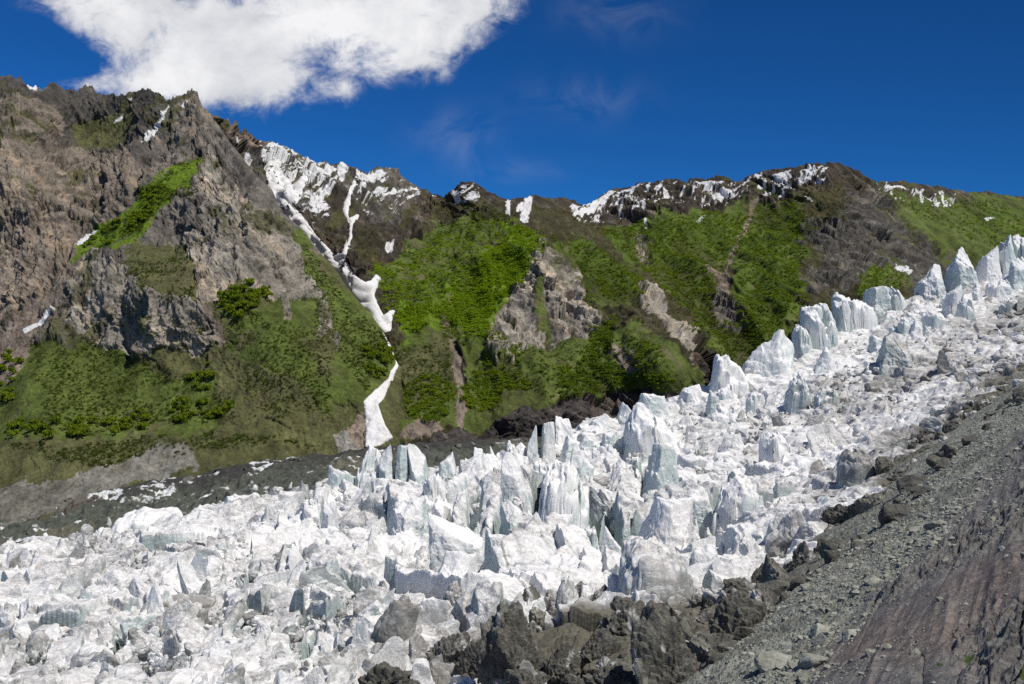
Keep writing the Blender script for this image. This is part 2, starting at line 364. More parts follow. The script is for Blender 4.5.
SNB = [
 [(338, 166), (345, 165), (348, 170), (343, 185), (339, 190), (338, 178)], [(397, 184), (413, 190), (437, 194), (430, 196), (410, 192)], [(355, 172), (368, 175), (380, 172), (385, 178), (372, 185), (360, 182)],
 [(453, 190), (458, 192), (462, 203), (456, 202)], [(462, 186), (467, 186), (466, 190), (461, 190)], [(470, 195), (475, 193), (475, 199), (470, 198)], [(507, 199), (511, 200), (509, 212), (505, 210)],
 [(524, 198), (532, 199), (530, 210), (528, 222), (520, 222), (522, 210)], [(517, 205), (522, 203), (522, 210), (516, 210)],
 [(571, 212), (590, 205), (601, 198), (612, 190), (616, 192), (605, 203), (590, 212), (575, 216)], [(630, 188), (640, 184), (633, 192), (631, 199)], [(628, 199), (640, 208), (638, 210)], [(663, 187), (668, 190), (667, 196), (662, 192)],
 [(643, 208), (649, 208), (647, 216), (644, 214)], [(646, 220), (648, 225), (648, 232), (645, 226)], [(690, 182), (710, 184), (730, 186), (712, 188)], [(703, 192), (714, 203), (717, 207), (714, 202), (730, 195), (742, 186), (728, 192)],
 [(696, 223), (706, 218), (705, 221), (698, 225)], [(755, 176), (763, 173), (759, 179)], [(772, 177), (784, 173), (785, 176), (776, 178)], [(763, 194), (780, 184), (778, 187), (765, 197)], [(800, 171), (812, 165), (816, 164), (806, 172)], [(813, 178), (826, 176), (822, 179)], [(818, 165), (823, 165), (820, 168)],
 [(805, 196), (813, 198), (812, 200)], [(882, 185), (900, 187), (910, 190), (890, 188)], [(925, 198), (935, 200), (930, 202)], [(892, 266), (910, 274), (908, 276), (893, 270)], [(936, 258), (943, 262), (940, 264)], [(984, 219), (994, 219), (988, 222)], [(268, 182), (275, 190), (270, 188)], [(244, 150), (252, 160), (250, 163)], [(236, 135), (240, 143), (238, 144)],
 [(309, 200), (318, 203), (314, 212), (309, 210)], [(320, 192), (326, 196), (321, 200)], [(387, 240), (395, 240), (394, 246), (388, 244)]]
# speckled snow zones: (polygon, density)
SPB = [([(255, 140), (268, 144), (286, 149), (301, 156), (318, 165), (313, 176), (303, 186), (300, 197), (290, 196), (278, 178), (265, 160)], .10), ([(258, 150), (330, 165), (345, 180), (320, 205), (290, 200)], .1), ([(356, 172), (400, 172), (420, 195), (380, 225), (355, 205)], -.10), ([(570, 205), (640, 184), (735, 184), (740, 200), (640, 215), (580, 222)], -.08),
       ([(745, 180), (830, 165), (815, 180), (770, 200), (740, 200)], -.08), ([(300, 205), (330, 200), (330, 225), (305, 225)], -.1), ([(452, 184), (480, 186), (478, 204), (456, 204)], -.05), ([(875, 184), (960, 195), (950, 208), (890, 200)], -.12)]

def paint(px, py, P, polys, snows, spk, base):
    H = px.shape
    wx = fbm(P[..., 0], P[..., 1]*.3, P[..., 2], 26, 6, .74, 0, 3)*1.35; wy = fbm(P[..., 0], P[..., 1]*.3, P[..., 2], 26, 6, .74, 0, 4)*1.35
    col = np.empty(H+(3,)); col[:] = CL[base]
    a = np.ones(H); rk = np.full(H, float(RK[base]))
    for cl, w, poly in polys:
        m = inpoly(px+wx*w*2, py+wy*w*2, poly)
        col[m] = CL[cl]; rk[m] = RK[cl]
    wx2 = fbm(P[..., 0], P[..., 1]*.3, P[..., 2], 9, 3, .6, 0, 5)
    for poly in snows:
        m = inpoly(px+wx2*2, py+wy*2.2, poly); col[m] = CL['snow']; a[m] = .06
    nz = fbm(P[..., 0]*1.2-P[..., 2]*.9, P[..., 1]*.3, P[..., 2]*.5, 11, 5, .66, 0, 9)
    for poly, th in spk:
        m = inpoly(px+wx2*4, py+wy*4, poly) & (nz+th > .08); col[m] = CL['snow']; a[m] = .06
    return col, a, rk
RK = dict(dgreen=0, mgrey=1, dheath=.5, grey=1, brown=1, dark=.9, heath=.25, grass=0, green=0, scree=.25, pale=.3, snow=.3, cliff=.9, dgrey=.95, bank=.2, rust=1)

def mountain(name, fD, sky, polys, snows, spk, base, x0, x1, nx, ny, pybot, amp, cat=None, label=None, tuft=1.0):
    px1 = np.linspace(x0, x1, nx); top = pl(sky, px1)
    if fD is fDA:
        z0 = 0*px1; top = top-np.clip((225-px1)/20, 0, 1)*(fbm(px1, z0, z0, 6, 4, .65, 1, 7)*4.2-1.5)
    else:
        z0 = 0*px1; top = top-(fbm(px1, z0, z0, 9, 4, .65, 1, 8)*1.0-.3)-np.exp(-((px1-238)/18)**2)*fbm(px1, z0, z0, 5, 3, .6, 1, 6)*3
    bot = pybot(px1)
    v = np.linspace(0, 1, ny)[:, None]
    PX = np.broadcast_to(px1, (ny, nx)); PY = top+(bot-top)*v
    Y = np.exp(fD(PX, PY))
    if fD is fDA:
        k = sstep(386, 408, PX); Y = Y*(1-k)+(np.exp(fDB(PX, PY))+3)*k
    P = unproj(PX, PY, Y)
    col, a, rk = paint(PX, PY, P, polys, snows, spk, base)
    n = gridnormals(P)
    n *= np.sign((-(P*n).sum(-1, keepdims=True)))          # towards the camera
    for _ in range(3):
        rk = (rk+np.roll(rk, 1, 0)+np.roll(rk, -1, 0)+np.roll(rk, 1, 1)+np.roll(rk, -1, 1))/5
    x, y, z = P[..., 0], P[..., 1], P[..., 2]
    wz = fbm(x, y, z, 120, 3, .5, 0, 2)*25
    big = fbm(x+wz+.25*z, y*.5, z*.35, 85, 3, .5, 1, 11)
    mid = fbm(x+wz*.6+.35*z, y*.6, z*.40, 24, 4, .58, 1, 12)
    st = fbm(z+.7*x+wz*.5, y*.3, .25*x, 13, 4, .6, 1, 14)
    rib = fbm(x+wz*.4-.2*z, y*.5, z*.22, 10, 4, .62, 1, 16)
    sm = fbm(x, y, z, 5, 3, .65, 1, 15)
    edge = np.clip(v/.04, .4, 1)
    rib2 = fbm(x+wz*.3+.3*z, y*.6, z*.28, 4.2, 3, .6, 1, 18)
    st2 = fbm(z+.95*x+wz*.3, (x-z)*.12, y*.2, 9, 4, .62, 1, 19)
    d = big*7*(.45+.55*rk)+rib2*.7*rk+st2*(1.6 if fD is fDB else .6)*rk+mid*(1.2+1.4*rk)+st*1.0*rk+rib*1.3*rk+sm*(.4+.5*rk)
    if fD is fDB:
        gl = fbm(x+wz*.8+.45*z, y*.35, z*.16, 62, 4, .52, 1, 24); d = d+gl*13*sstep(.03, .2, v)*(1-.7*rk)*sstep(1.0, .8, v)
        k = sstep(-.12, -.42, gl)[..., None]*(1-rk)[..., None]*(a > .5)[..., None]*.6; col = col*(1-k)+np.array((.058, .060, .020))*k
    if fD is fDA: c1, c2 = x+.35*z+wz*.5, z*.55-.2*x
    else: c1, c2 = z+.95*x+wz*.4, (x-z)*.42
    for s_, a_, sd_ in ((34, 11, 1), (14, 5.0, 2), (6, 2.0, 3)):
        w1_ = fbm(x, y, z, s_*.7, 3, .55, 0, 120+sd_)*s_*.35; w2_ = fbm(x, y, z, s_*.7, 3, .55, 0, 130+sd_)*s_*.35
        b_, e_, dx_, dy_, r1_, r2_, r3_ = cells(c1+w1_, c2+w2_+y*.2, s_, 20+sd_)
        d = d+a_*(1. if fD is fDA else 1.7)*rk*((r1_-.5)*.55+dx_*(r2_-.5)*1.5+dy_*(r3_-.35)*1.3)
    if fD is fDA: edge = edge*np.where(PX > 225, np.clip(v/.10, .12, 1), 1)
    P = P+n*(d*edge*amp)[..., None]
    # rock tone varies bed by bed; tufts of grass sit on the ledges
    t1 = fbm(z+.6*x+wz*.4, y*.4, x*.2, 30, 5, .62, 0, 111); t2 = fbm(x, y, z*.5, 11, 5, .66, 0, 112); t3 = fbm(x, y*.5, z, 40, 5, .62, 0, 113)
    rr_ = (rk*(a > .5))[..., None]
    t4 = fbm(z+.95*x+wz*.3, (x-z)*.12, y*.2, 7, 4, .65, 0, 20)
    k = sstep(.05, .3, t1*.6+t4*.6)[..., None]*rr_*.8; col = col*(1-k)+col*np.array((1.55, 1.42, 1.25))*k*(1 if fD is fDA else 1.25)
    if fD is fDB:
        t5 = fbm(z+.95*x+wz*.2, (x-z)*.10, y*.2, 3.6, 3, .6, 0, 23); k = sstep(.12, .34, t5*.8+t2*.4)[..., None]*rr_*.85; col = col*(1-k)+(col*1.2+np.array((.09, .085, .075)))*k
    k = sstep(.05, .3, -t1*.4-t4*.8)[..., None]*rr_*.6; col = col*(1-k)+col*.5*k
    k = sstep(.12, .35, t2)[..., None]*rr_*.7; col = col*(1-k)+col*.45*k
    k = sstep(.20, .34, t3+t2*.55)[..., None]*rr_*.7*tuft; col = col*(1-k)+np.array((.075, .078, .022))*k
    k = (sstep(.05, .4, t2*.7+t3*.5)*(1-rk)*(a > .5))[..., None]*.65; col = col*(1-k)+col*np.array((.62, .58, .6))*k
    k = (sstep(.18, .4, -t2*.8-t3*.5)*(1-rk)*(a > .5))[..., None]*.7; col = col*(1-k)+np.array((.125, .105, .058))*k
    # far side of the ridge: a short back slope falling away
    nb = 14; back = []
    r0 = P[0]
    for k in range(nb, 0, -1):
        t = k/nb
        q = r0.copy(); q[:, 1] += 160*t*(1+.2*np.sin(px1*.05)); q[:, 0] *= q[:, 1]/r0[:, 1]; q[:, 2] = r0[:, 2]-150*t*t-25*t+fbm(q[:, 0], q[:, 1], 0*q[:, 0], 30, 3)*6*t
        back.append(q)
    P = np.concatenate([np.array(back), P], 0)
    col = np.concatenate([np.repeat(col[:1], nb, 0), col], 0); a = np.concatenate([np.repeat(a[:1], nb, 0), a], 0)
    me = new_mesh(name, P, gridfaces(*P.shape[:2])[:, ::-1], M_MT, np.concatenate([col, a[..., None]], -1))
    o = link(name, me, label, cat, kind='structure')
    return P[nb:], PX, PY, col[nb:]
GA = mountain('mountain', fDA, SKA, PA, SNA, [], 'dgrey', -200, 409, 760, 560, lambda x: np.interp(x, [-200, 0, 200, 380, 410], [545, 535, 500, 470, 470]), 1.0,
              'mountain', 'steep brown and grey rocky mountain filling the left side, grassy at its foot')
def botB(x): return np.interp(x, [175, 335, 409, 1300], [235, 365, 480, 480])
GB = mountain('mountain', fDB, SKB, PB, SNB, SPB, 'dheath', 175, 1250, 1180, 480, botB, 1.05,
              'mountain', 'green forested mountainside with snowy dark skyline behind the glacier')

# ------------------------------------------------------------------ snow tongues lying in the gullies (sheets with thickness, draped)
def drape(name, G, poly, label, warp=1.5, thick=1.2, grow=0.):
    P, PX, PY, _ = G
    px, py = to_px(P)
    pys = np.array(poly); pad = 12
    m = (px > pys[:, 0].min()-pad) & (px < pys[:, 0].max()+pad) & (py > pys[:, 1].min()-pad) & (py < pys[:, 1].max()+pad)
    r = np.where(m.any(1))[0]; c = np.where(m.any(0))[0]
    sl = (slice(r[0], r[-1]+1), slice(c[0], c[-1]+1))
    Q = P[sl].copy(); px = px[sl]; py = py[sl]
    w1 = fbm(Q[..., 0], Q[..., 1]*.4, Q[..., 2], 14, 4, .6, 0, 21)*warp*2
    sd = polydist(px+w1, py+w1*.7, poly)+grow*sstep(346, 328, px)-.7*sstep(343, 352, px)*(grow > 0)*sstep(262, 250, py)
    # smooth the bed a little so the snow fills the hollow
    B = Q.copy()
    for _ in range(6):
        B[1:-1, 1:-1] = (B[:-2, 1:-1]+B[2:, 1:-1]+B[1:-1, :-2]+B[1:-1, 2:]+B[1:-1, 1:-1])/5
    n = gridnormals(B); n *= np.sign(-(B*n).sum(-1, keepdims=True))
    t = sstep(-1.0, 3.0, sd)
    Q = Q*(1-t[..., None])+B*t[..., None]
    off = np.where(sd > 0, np.minimum(sd*.45, .7)*thick+.3, sd*1.1)+fbm(Q[..., 0], Q[..., 1], Q[..., 2], 9, 4, .6, 1)*.4*sstep(0, 2, sd)
    S = Q+n*off[..., None]
    k = (sd > -2)
    keep = k[:-1, :-1] & k[1:, :-1] & k[:-1, 1:] & k[1:, 1:]
    f = gridfaces(*sd.shape, keep=keep)
    u, inv = np.unique(f, return_inverse=True)
    me = new_mesh(name, S.reshape(-1, 3)[u], inv.reshape(-1, 4)[:, ::-1], M_SNOW)
    return link(name, me, label, 'snow')
drape('snow_gully', GB, [(262, 150), (270, 153), (277, 166), (284, 176), (291, 186), (296, 186), (304, 176), (308, 178), (301, 190), (300, 197), (296, 203), (290, 206), (300, 215), (312, 232), (325, 247), (335, 257), (342, 253), (348, 240), (350, 226), (347, 219), (343, 212), (344, 203), (348, 192), (353, 180), (358, 172),
   (362, 173), (357, 185), (352, 196), (349, 206), (349, 218), (357, 214), (361, 215), (354, 224), (352, 238), (347, 252), (345, 260), (350, 269), (357, 277), (366, 283), (372, 281), (376, 274), (381, 279), (376, 289), (374, 295), (379, 306), (384, 316), (391, 311), (396, 311), (392, 320), (391, 331), (384, 333),
   (370, 318), (352, 300), (340, 284), (328, 267), (312, 249), (294, 228), (278, 210), (272, 198), (270, 184), (266, 168)], 'long forked white snow tongue filling the gully between the two mountains', 1.2, 2.4, 1.5)
drape('snow_fan', GA, [(390, 378), (391, 384), (384, 398), (378, 404), (381, 415), (385, 425), (393, 438), (380, 446), (366, 448), (366, 430), (365, 408), (364, 402), (375, 390)], 'lower snow fan at the gully mouth, tapering up to a meltwater stream', .8, .9)
drape('meltwater_stream', GA, [(382, 330), (387, 332), (391, 341), (394, 350), (399, 358), (400, 365), (396, 371), (393, 381), (388, 381), (391, 371), (396, 364), (395, 358), (390, 349), (386, 340)], 'thin white meltwater stream between the snow gully and the snow fan', .6, .5)

# ------------------------------------------------------------------ glacier
GL = [(-80, 705, 130), (0, 690, 133), (0, 622, 195), (0, 568, 320), (0, 550, 430), (-150, 720, 140), (-150, 580, 430), (200, 690, 124), (200, 605, 190), (200, 540, 320), (200, 512, 430), (120, 527, 430),
 (350, 690, 118), (350, 600, 180), (350, 520, 320), (350, 478, 425), (512, 690, 112), (512, 600, 170), (500, 530, 280), (480, 466, 420), (600, 690, 104), (640, 610, 140), (620, 540, 240), (600, 480, 360), (600, 424, 470),
 (690, 690, 96), (740, 600, 140), (720, 540, 210), (690, 470, 350), (690, 398, 500), (760, 368, 520), (830, 330, 560), (900, 303, 600), (960, 283, 630), (1024, 268, 650), (1150, 240, 690),
 (800, 480, 260), (800, 420, 390), (900, 430, 330), (900, 360, 470), (960, 400, 320), (1024, 360, 400), (1024, 310, 520), (880, 500, 185), (1024, 388, 320), (800, 550, 165), (1150, 330, 400)]
gp = np.array(GL, float); gw = unproj(gp[:, 0], gp[:, 1], gp[:, 2])
fG = tps(gw[:, :2], gw[:, 2], 2e-3)
CRESTY = [(-300, 430), (120, 430), (350, 425), (480, 420), (600, 470), (690, 500), (760, 520), (830, 560), (900, 600), (960, 630), (1024, 650), (1200, 700)]
def gbase(px, Y):
    X = (px-CX)/F*Y
    z = fG(X, Y)
    over = np.maximum(Y-pl(CRESTY, px), 0)
    return z-over*.35-np.minimum(over, 40)**2*.006
def margin_px(py):                       # right-hand edge of the ice, by row
    return np.interp(py, [250, 330, 385, 430, 470, 510, 545, 580, 620, 684, 720], [1230, 1115, 1035, 975, 935, 890, 845, 790, 740, 700, 680])
nxg, nyf, nyg = 1280, 2400, 1250
pxg = np.linspace(-110, 1130, nxg)
Yf = np.exp(np.linspace(math.log(80), math.log(760), nyf))
PXf = np.broadcast_to(pxg, (nyf, nxg)); YYf = np.broadcast_to(Yf[:, None], (nyf, nxg))
# base on coarse grid then upsampled
cs = np.linspace(-110, 1130, 160); ce = np.exp(np.linspace(math.log(80), math.log(760), 160))
Zc = gbase(cs[None, :]+0*ce[:, None], ce[:, None]+0*cs[None, :])
def bil(Z, gx, gy, x, y):
    fx = np.interp(x, gx, np.arange(len(gx))); fy = np.interp(y, gy, np.arange(len(gy)))
    i = np.minimum(fx.astype(int), len(gx)-2); j = np.minimum(fy.astype(int), len(gy)-2); a = fx-i; b = fy-j
    return (Z[j, i]*(1-a)+Z[j, i+1]*a)*(1-b)+(Z[j+1, i]*(1-a)+Z[j+1, i+1]*a)*b
def gzone(px, py):
    # relief of the icefield by area: tall blades in the middle, fine chop low left, smooth rubble up right
    mid = np.exp(-((px-520)/190)**2-((py-530)/75)**2)
    right = sstep(640, 800, px)*sstep(560, 470, py)
    return mid, right
CREV = [((430, 592), (436, 566), (446, 524), 15, 1.6), ((586, 560), (592, 530), (600, 498), 14, 1.5), ((640, 500), (642, 478), (646, 458), 14, 1.6), ((533, 540), (536, 505), (541, 478), 16, 1.7),
        ((494, 566), (500, 545), (512, 515), 12, 1.3), ((298, 528), (304, 508), (314, 486), 10, 1.4), ((322, 548), (326, 530), (330, 508), 9, 1.1), ((470, 545), (474, 530), (480, 512), 10, 1.2),
        ((620, 560), (612, 540), (608, 520), 11, 1.6), ((700, 540), (712, 520), (722, 500), 9, 1.5), ((560, 640), (566, 620), (574, 600), 8, 1.0), ((300, 660), (306, 640), (318, 622), 8, 1.0), ((240, 600), (246, 580), (256, 566), 8, 1.0), ((110, 660), (118, 640), (132, 622), 7, 1.0)]
CREVW = []
for c_ in CREV:
    q_ = []
    for p_ in c_[:3]:
        Yq = np.linspace(84, 720, 900); k_ = np.where(HY-F*gbase(p_[0]+0*Yq, Yq)/Yq <= p_[1])[0][0]; q_.append(((p_[0]-CX)/F*Yq[k_], Yq[k_]))
    CREVW.append((q_, c_[3], c_[4]))
def crevd(X, Y):
    """depth of the open crevasses"""
    h = np.zeros(np.shape(X))
    for q_, dpt, wd in CREVW:
        x0 = min(p[0] for p in q_)-9; x1 = max(p[0] for p in q_)+9; y0 = min(p[1] for p in q_)-9; y1 = max(p[1] for p in q_)+9
        m = (X > x0) & (X < x1) & (Y > y0) & (Y < y1)
        if not m.any(): continue
        xm, ym = X[m], Y[m]; wob = fbm(xm, ym, 0*xm, 6, 3)*1.2
        d = np.full(xm.shape, 1e9); tt = np.zeros(xm.shape)
        for i in range(2):
            (ax, ay), (bx, by) = q_[i], q_[i+1]; vx, vy = bx-ax, by-ay
            t = np.clip(((xm-ax)*vx+(ym-ay)*vy)/(vx*vx+vy*vy), 0, 1); dd = np.hypot(xm+wob-ax-t*vx, ym-ay-t*vy)
            tt = np.where(dd < d, (i+t)/2, tt); d = np.minimum(d, dd)
        wl = wd*(.35+1.2*np.sin(np.pi*np.clip(tt, .02, .98)))
        h[m] = np.maximum(h[m], dpt*sstep(wl*1.35, wl*.55, d))
    return h
def gheight(X, Y, px, py):
    mid, right = gzone(px, py)
    zero = 0*X
    wx = fbm(X, Y, zero, 36, 3, .42, 0, 31)*10; wy = fbm(X, Y, zero, 36, 3, .42, 0, 32)*10
    wxs = fbm(X, Y, zero, 9, 2, .45, 0, 33)*2.0; wys = fbm(X, Y, zero, 9, 2, .45, 0, 34)*2.0
    u = X*.92+Y*.38+wx; w = -X*.38+Y*.92+wy
    b, e, dx, dy, r1, r2, r3 = cells(u*1.15, w*.75, 21, 1)
    A = 1.0+1.0*mid-.5*right
    h = ((r1-.5)*6.5+dx*(r2-.4)*9+dy*(r3-.2)*9)*A-2.5*A*np.exp(-(e/.04)**2)*(r2 > .5)
    b, e, dx, dy, r1, r2, r3 = cells(u*1.15+wxs+31, w*.8+wys, 8.5, 2)
    A2 = 1.0+.45*mid-.3*right
    h = h+((r1-.5)*3.0+dx*(r2-.4)*4.4+dy*(r3-.25)*4.4)*A2-.9*A2*np.exp(-(e/.06)**2)*(r2 > .5)
    b, e, dx, dy, r1, r2, r3 = cells(X+wxs*1.2+5, Y*.9+wys*1.2, 3.4, 3)
    far = sstep(520, 250, Y)
    h = h+((r1-.5)*1.0+dx*(r2-.5)*1.8+dy*(r3-.35)*1.8)*(.5+.5*far+.25*right)
    b, e, dx, dy, r1, r2, r3 = cells(X+wxs+15, Y+wys, 1.5, 4)
    h = h+(dx*(r2-.5)*.7+dy*(r3-.4)*.7)*far
    h = h+fbm(u*.7, w*1.3, zero, 13, 3, .5, 2, 36)*1.0*(.8+.5*mid-.3*right)
    return h-crevd(X, Y)
Zb = bil(Zc, cs, ce, PXf, YYf)
Xf = (PXf-CX)/F*YYf
PYb = HY-F*Zb/YYf
Zf = Zb+soften(gheight(Xf, YYf, PXf, PYb), 1)*np.clip(.35+YYf/260, .55, 1.05)
pyf = HY-F*Zf/YYf
# rows spread evenly along the profile so that walls keep their vertices
seg = np.sqrt(np.diff(pyf, axis=0)**2+(np.diff(YYf, axis=0)/YYf[1:]*260)**2)
def boxc(a, r):
    p = np.concatenate([np.repeat(a[:, :1], r, 1), a, np.repeat(a[:, -1:], r, 1)], 1).cumsum(1)
    p = np.concatenate([np.zeros((a.shape[0], 1)), p], 1)
    return (p[:, 2*r+1:]-p[:, :-2*r-1])/(2*r+1)
seg = boxc(boxc(seg, 45), 45)
cum = np.concatenate([np.zeros((1, nxg)), np.cumsum(seg, 0)], 0)
PG = np.empty((nyg, nxg, 3))
t = np.linspace(0, 1, nyg)
for i in range(nxg):
    s = cum[:, i]/cum[-1, i]
    yy = np.interp(t, s, Yf); PG[:, i, 1] = yy; PG[:, i, 2] = np.interp(t, s, Zf[:, i])
PG[..., 0] = (pxg-CX)/F*PG[..., 1]
# even out the row phase between neighbouring columns
n = gridnormals(PG); n *= np.sign(n[..., 2:3]+1e-6)
x, y, z = PG[..., 0], PG[..., 1], PG[..., 2]
sc = np.clip(y/220, .55, 1.6)
dsp = fbm(x, y, z*.8, 6.0, 4, .55, 0, 41)*.5*sc
PG = PG+n*dsp[..., None]
pxq, pyq = to_px(PG)
def icecol(P, px, py, nz_, extra=0, bluegain=1.0):
    """rgb = clean ice (blue where walls are freshly broken), alpha = rock dust; dustier towards the side moraine and the lower middle"""
    x, y, z = P[..., 0], P[..., 1], P[..., 2]
    near = sstep(-150, 10, px-margin_px(py))
    low = sstep(560, 650, py)*sstep(330, 470, px)
    nz = fbm(x, y, z*.6, 26, 5, .6, 0, 51); nz2 = fbm(x, y, z, 8, 4, .6, 0, 52)
    rightz = sstep(760, 980, px)*sstep(250, 330, py)
    a = .25+.22*nz+.13*near*(.6+.8*nz)+.09*rightz*(.7+nz)+.28*low*(.6+nz2)
    hard = sstep(-44, -4, px-margin_px(py)+nz*44+nz2*26)
    dirty = sstep(596, 640, py+nz*45+nz2*25-sstep(520, 420, px)*40)*sstep(440, 525, px+nz*40)
    a = a+.6*hard+.55*dirty+extra
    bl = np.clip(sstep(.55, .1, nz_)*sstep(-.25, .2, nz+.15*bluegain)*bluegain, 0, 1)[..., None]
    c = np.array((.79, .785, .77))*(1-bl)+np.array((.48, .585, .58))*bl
    return np.concatenate([c, np.clip(a, 0, 1)[..., None]], -1)
nn = gridnormals(PG); nzg = np.abs(nn[..., 2])
for _ in range(2): nzg = (nzg+np.roll(nzg, 1, 0)+np.roll(nzg, -1, 0)+np.roll(nzg, 1, 1)+np.roll(nzg, -1, 1))/5
colG = icecol(PG, pxq, pyq, nzg)
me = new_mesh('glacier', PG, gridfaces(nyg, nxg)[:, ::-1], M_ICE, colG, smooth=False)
link('glacier', me, 'broken white glacier flowing down from upper right across the valley', 'glacier', kind='structure')

def ray_ground(px, py, lo=84, hi=720):
    Y = np.linspace(lo, hi, 700); pyy = HY-F*gbase(px+0*Y, Y)/Y
    k = np.where(pyy <= py)[0]
    return Y[k[0]] if len(k) else pl(CRESTY, px)
def ico(sub):
    import bmesh
    bm = bmesh.new(); bmesh.ops.create_icosphere(bm, subdivisions=sub, radius=1)
    V = np.array([v.co[:] for v in bm.verts]); Fc = np.array([[v.index for v in f.verts] for f in bm.faces]); bm.free()
    return V, Fc
ICO = {s: ico(s) for s in (1, 2, 3, 4, 5)}
def rock_verts(seed, sub, npl=13, rough=.06, size=1., sc=(1, 1, .75), sharp=18.):
    r = np.random.default_rng(seed); D, Fc = ICO[sub]
    n = r.normal(size=(npl, 3)); n /= np.linalg.norm(n, axis=1)[:, None]; d = r.uniform(.6, 1., npl)
    q = D@n.T; q = np.where(q > .05, d/np.maximum(q, .05), 9)
    k = sharp; rad = -np.log(np.exp(-k*np.minimum(q, 3)).sum(1))/k
    V = D*np.clip(rad, .3, 1.3)[:, None]
    V = V*(1+(fbm(D[:, 0]+seed, D[:, 1], D[:, 2], .45, 4, .6, 1, seed % 50)*rough))[:, None]
    return V*np.array(sc)*size, Fc
# ------------------------------------------------------------------ seracs: tapering ice blades and blocks
def serac_mesh(outline, base, Y, deep=.7, seed=0, dirt=0., nu=130, nv=100, bluegain=.8):
    """outline: top edge left to right in picture units at distance Y; becomes a body split into leaning columns with sheer broken walls"""
    r = np.random.default_rng(seed)
    o = np.array(outline, float); k = Y/F
    xs = (o[:, 0]-CX)*k; zs = (HY-o[:, 1])*k; zb = (HY-base)*k
    xc = (xs[0]+xs[-1])/2; w = (xs[-1]-xs[0])/2; H = zs.max()-zb
    xf = np.linspace(xs[0], xs[-1], 60); zf = np.interp(xf, xs, zs); b_, e_, dx_, dy_, q1_, q2_, q3_ = cells(xf+seed, 0*xf, w*.34, seed % 23)
    zs = np.minimum(zf+(q1_-.6)*.07*H+dx_*(q2_-.5)*.14*H, zs.max()); xs = xf
    dep = w*deep+.16*H; sc = min(w, H)
    X, Yl = np.meshgrid(np.linspace(-1.22, 1.22, nu)*w, np.linspace(-1.3, 1.2, nv)*dep); Z0 = 0*X+seed*1.37
    wx = fbm(X, Yl, Z0, sc*1.1, 2, .45)*.34*sc; wy = fbm(X+99, Yl, Z0, sc*1.1, 2, .45)*.34*sc
    ang = r.uniform(.15, .9)*(1 if r.uniform() < .75 else -1); ca, sa = math.cos(ang), math.sin(ang)
    def cols(s_, sd, st):
        p = (X+wx)*ca+(Yl+wy)*sa; q = -(X+wx)*sa+(Yl+wy)*ca
        b, e, dx, dy, r1, r2, r3 = cells(p+seed*3.1, q*st+seed*1.7, s_, sd)
        po = dx*s_; qo = dy*s_/st
        return e, po*ca-qo*sa, po*sa+qo*ca, r1, r2, r3
    e, xo, yo, r1, r2, r3 = cols(max(w*r.uniform(.55, .9), sc*.35), 3+seed % 17, .55)
    yc = Yl-yo
    frac = np.clip((yc/dep+1)/1.15, 0, 1)
    top = np.interp(X+xc, xs, zs)-zb
    lift = sstep(.05, .72, frac)
    h = top*((.30+.45*r2)*(1-lift)+lift)+(1-lift)*xo*(r3-.5)*.8+yo*(.25+.55*r1)*np.where(frac > .7, .5, 1)-np.where(frac > .55, r1*.10, 0)*H
    h = h-.22*H*np.exp(-(e/.06)**2)*(r3 > .45)
    e2, xo, yo, r1, r2, r3 = cols(sc*.42, 5+seed % 13, .6)
    h = h+(r1-.6)*.10*H*(r3 > .4)+xo*(r2-.5)*.7+yo*(r3-.2)*.6
    h = h+fbm(X, Yl, Z0, sc*.35, 4, .6, 1, 66)*.05*H
    m = np.abs((X+wx*.5)/w)**3+np.abs((Yl+wy*.5)/dep)**3
    t = sstep(.80, 1.18, m)
    h = h*(1-t)-t*.40*H
    h = soften(np.minimum(h, top*1.04+.01*H), 2)
    P = np.stack([X+xc+r.normal(0, .08)*np.maximum(h, 0), Y+Yl+r.normal(.05, .10)*np.maximum(h, 0), zb+h], -1)
    a_, b_, c_ = P[..., 0], P[..., 1], P[..., 2]
    P[..., 0] += fbm(a_, b_, c_, sc*.45, 3, .5, 0, 61)*.12*sc; P[..., 1] += fbm(a_, b_, c_, sc*.45, 3, .5, 0, 62)*.12*sc
    px, py = to_px(P); nn = gridnormals(P)
    col = icecol(P, px, py, np.abs(nn[..., 2]), dirt-.10, bluegain)
    org = np.array([xc, Y, zb])
    return P-org, gridfaces(nv, nu), col, org
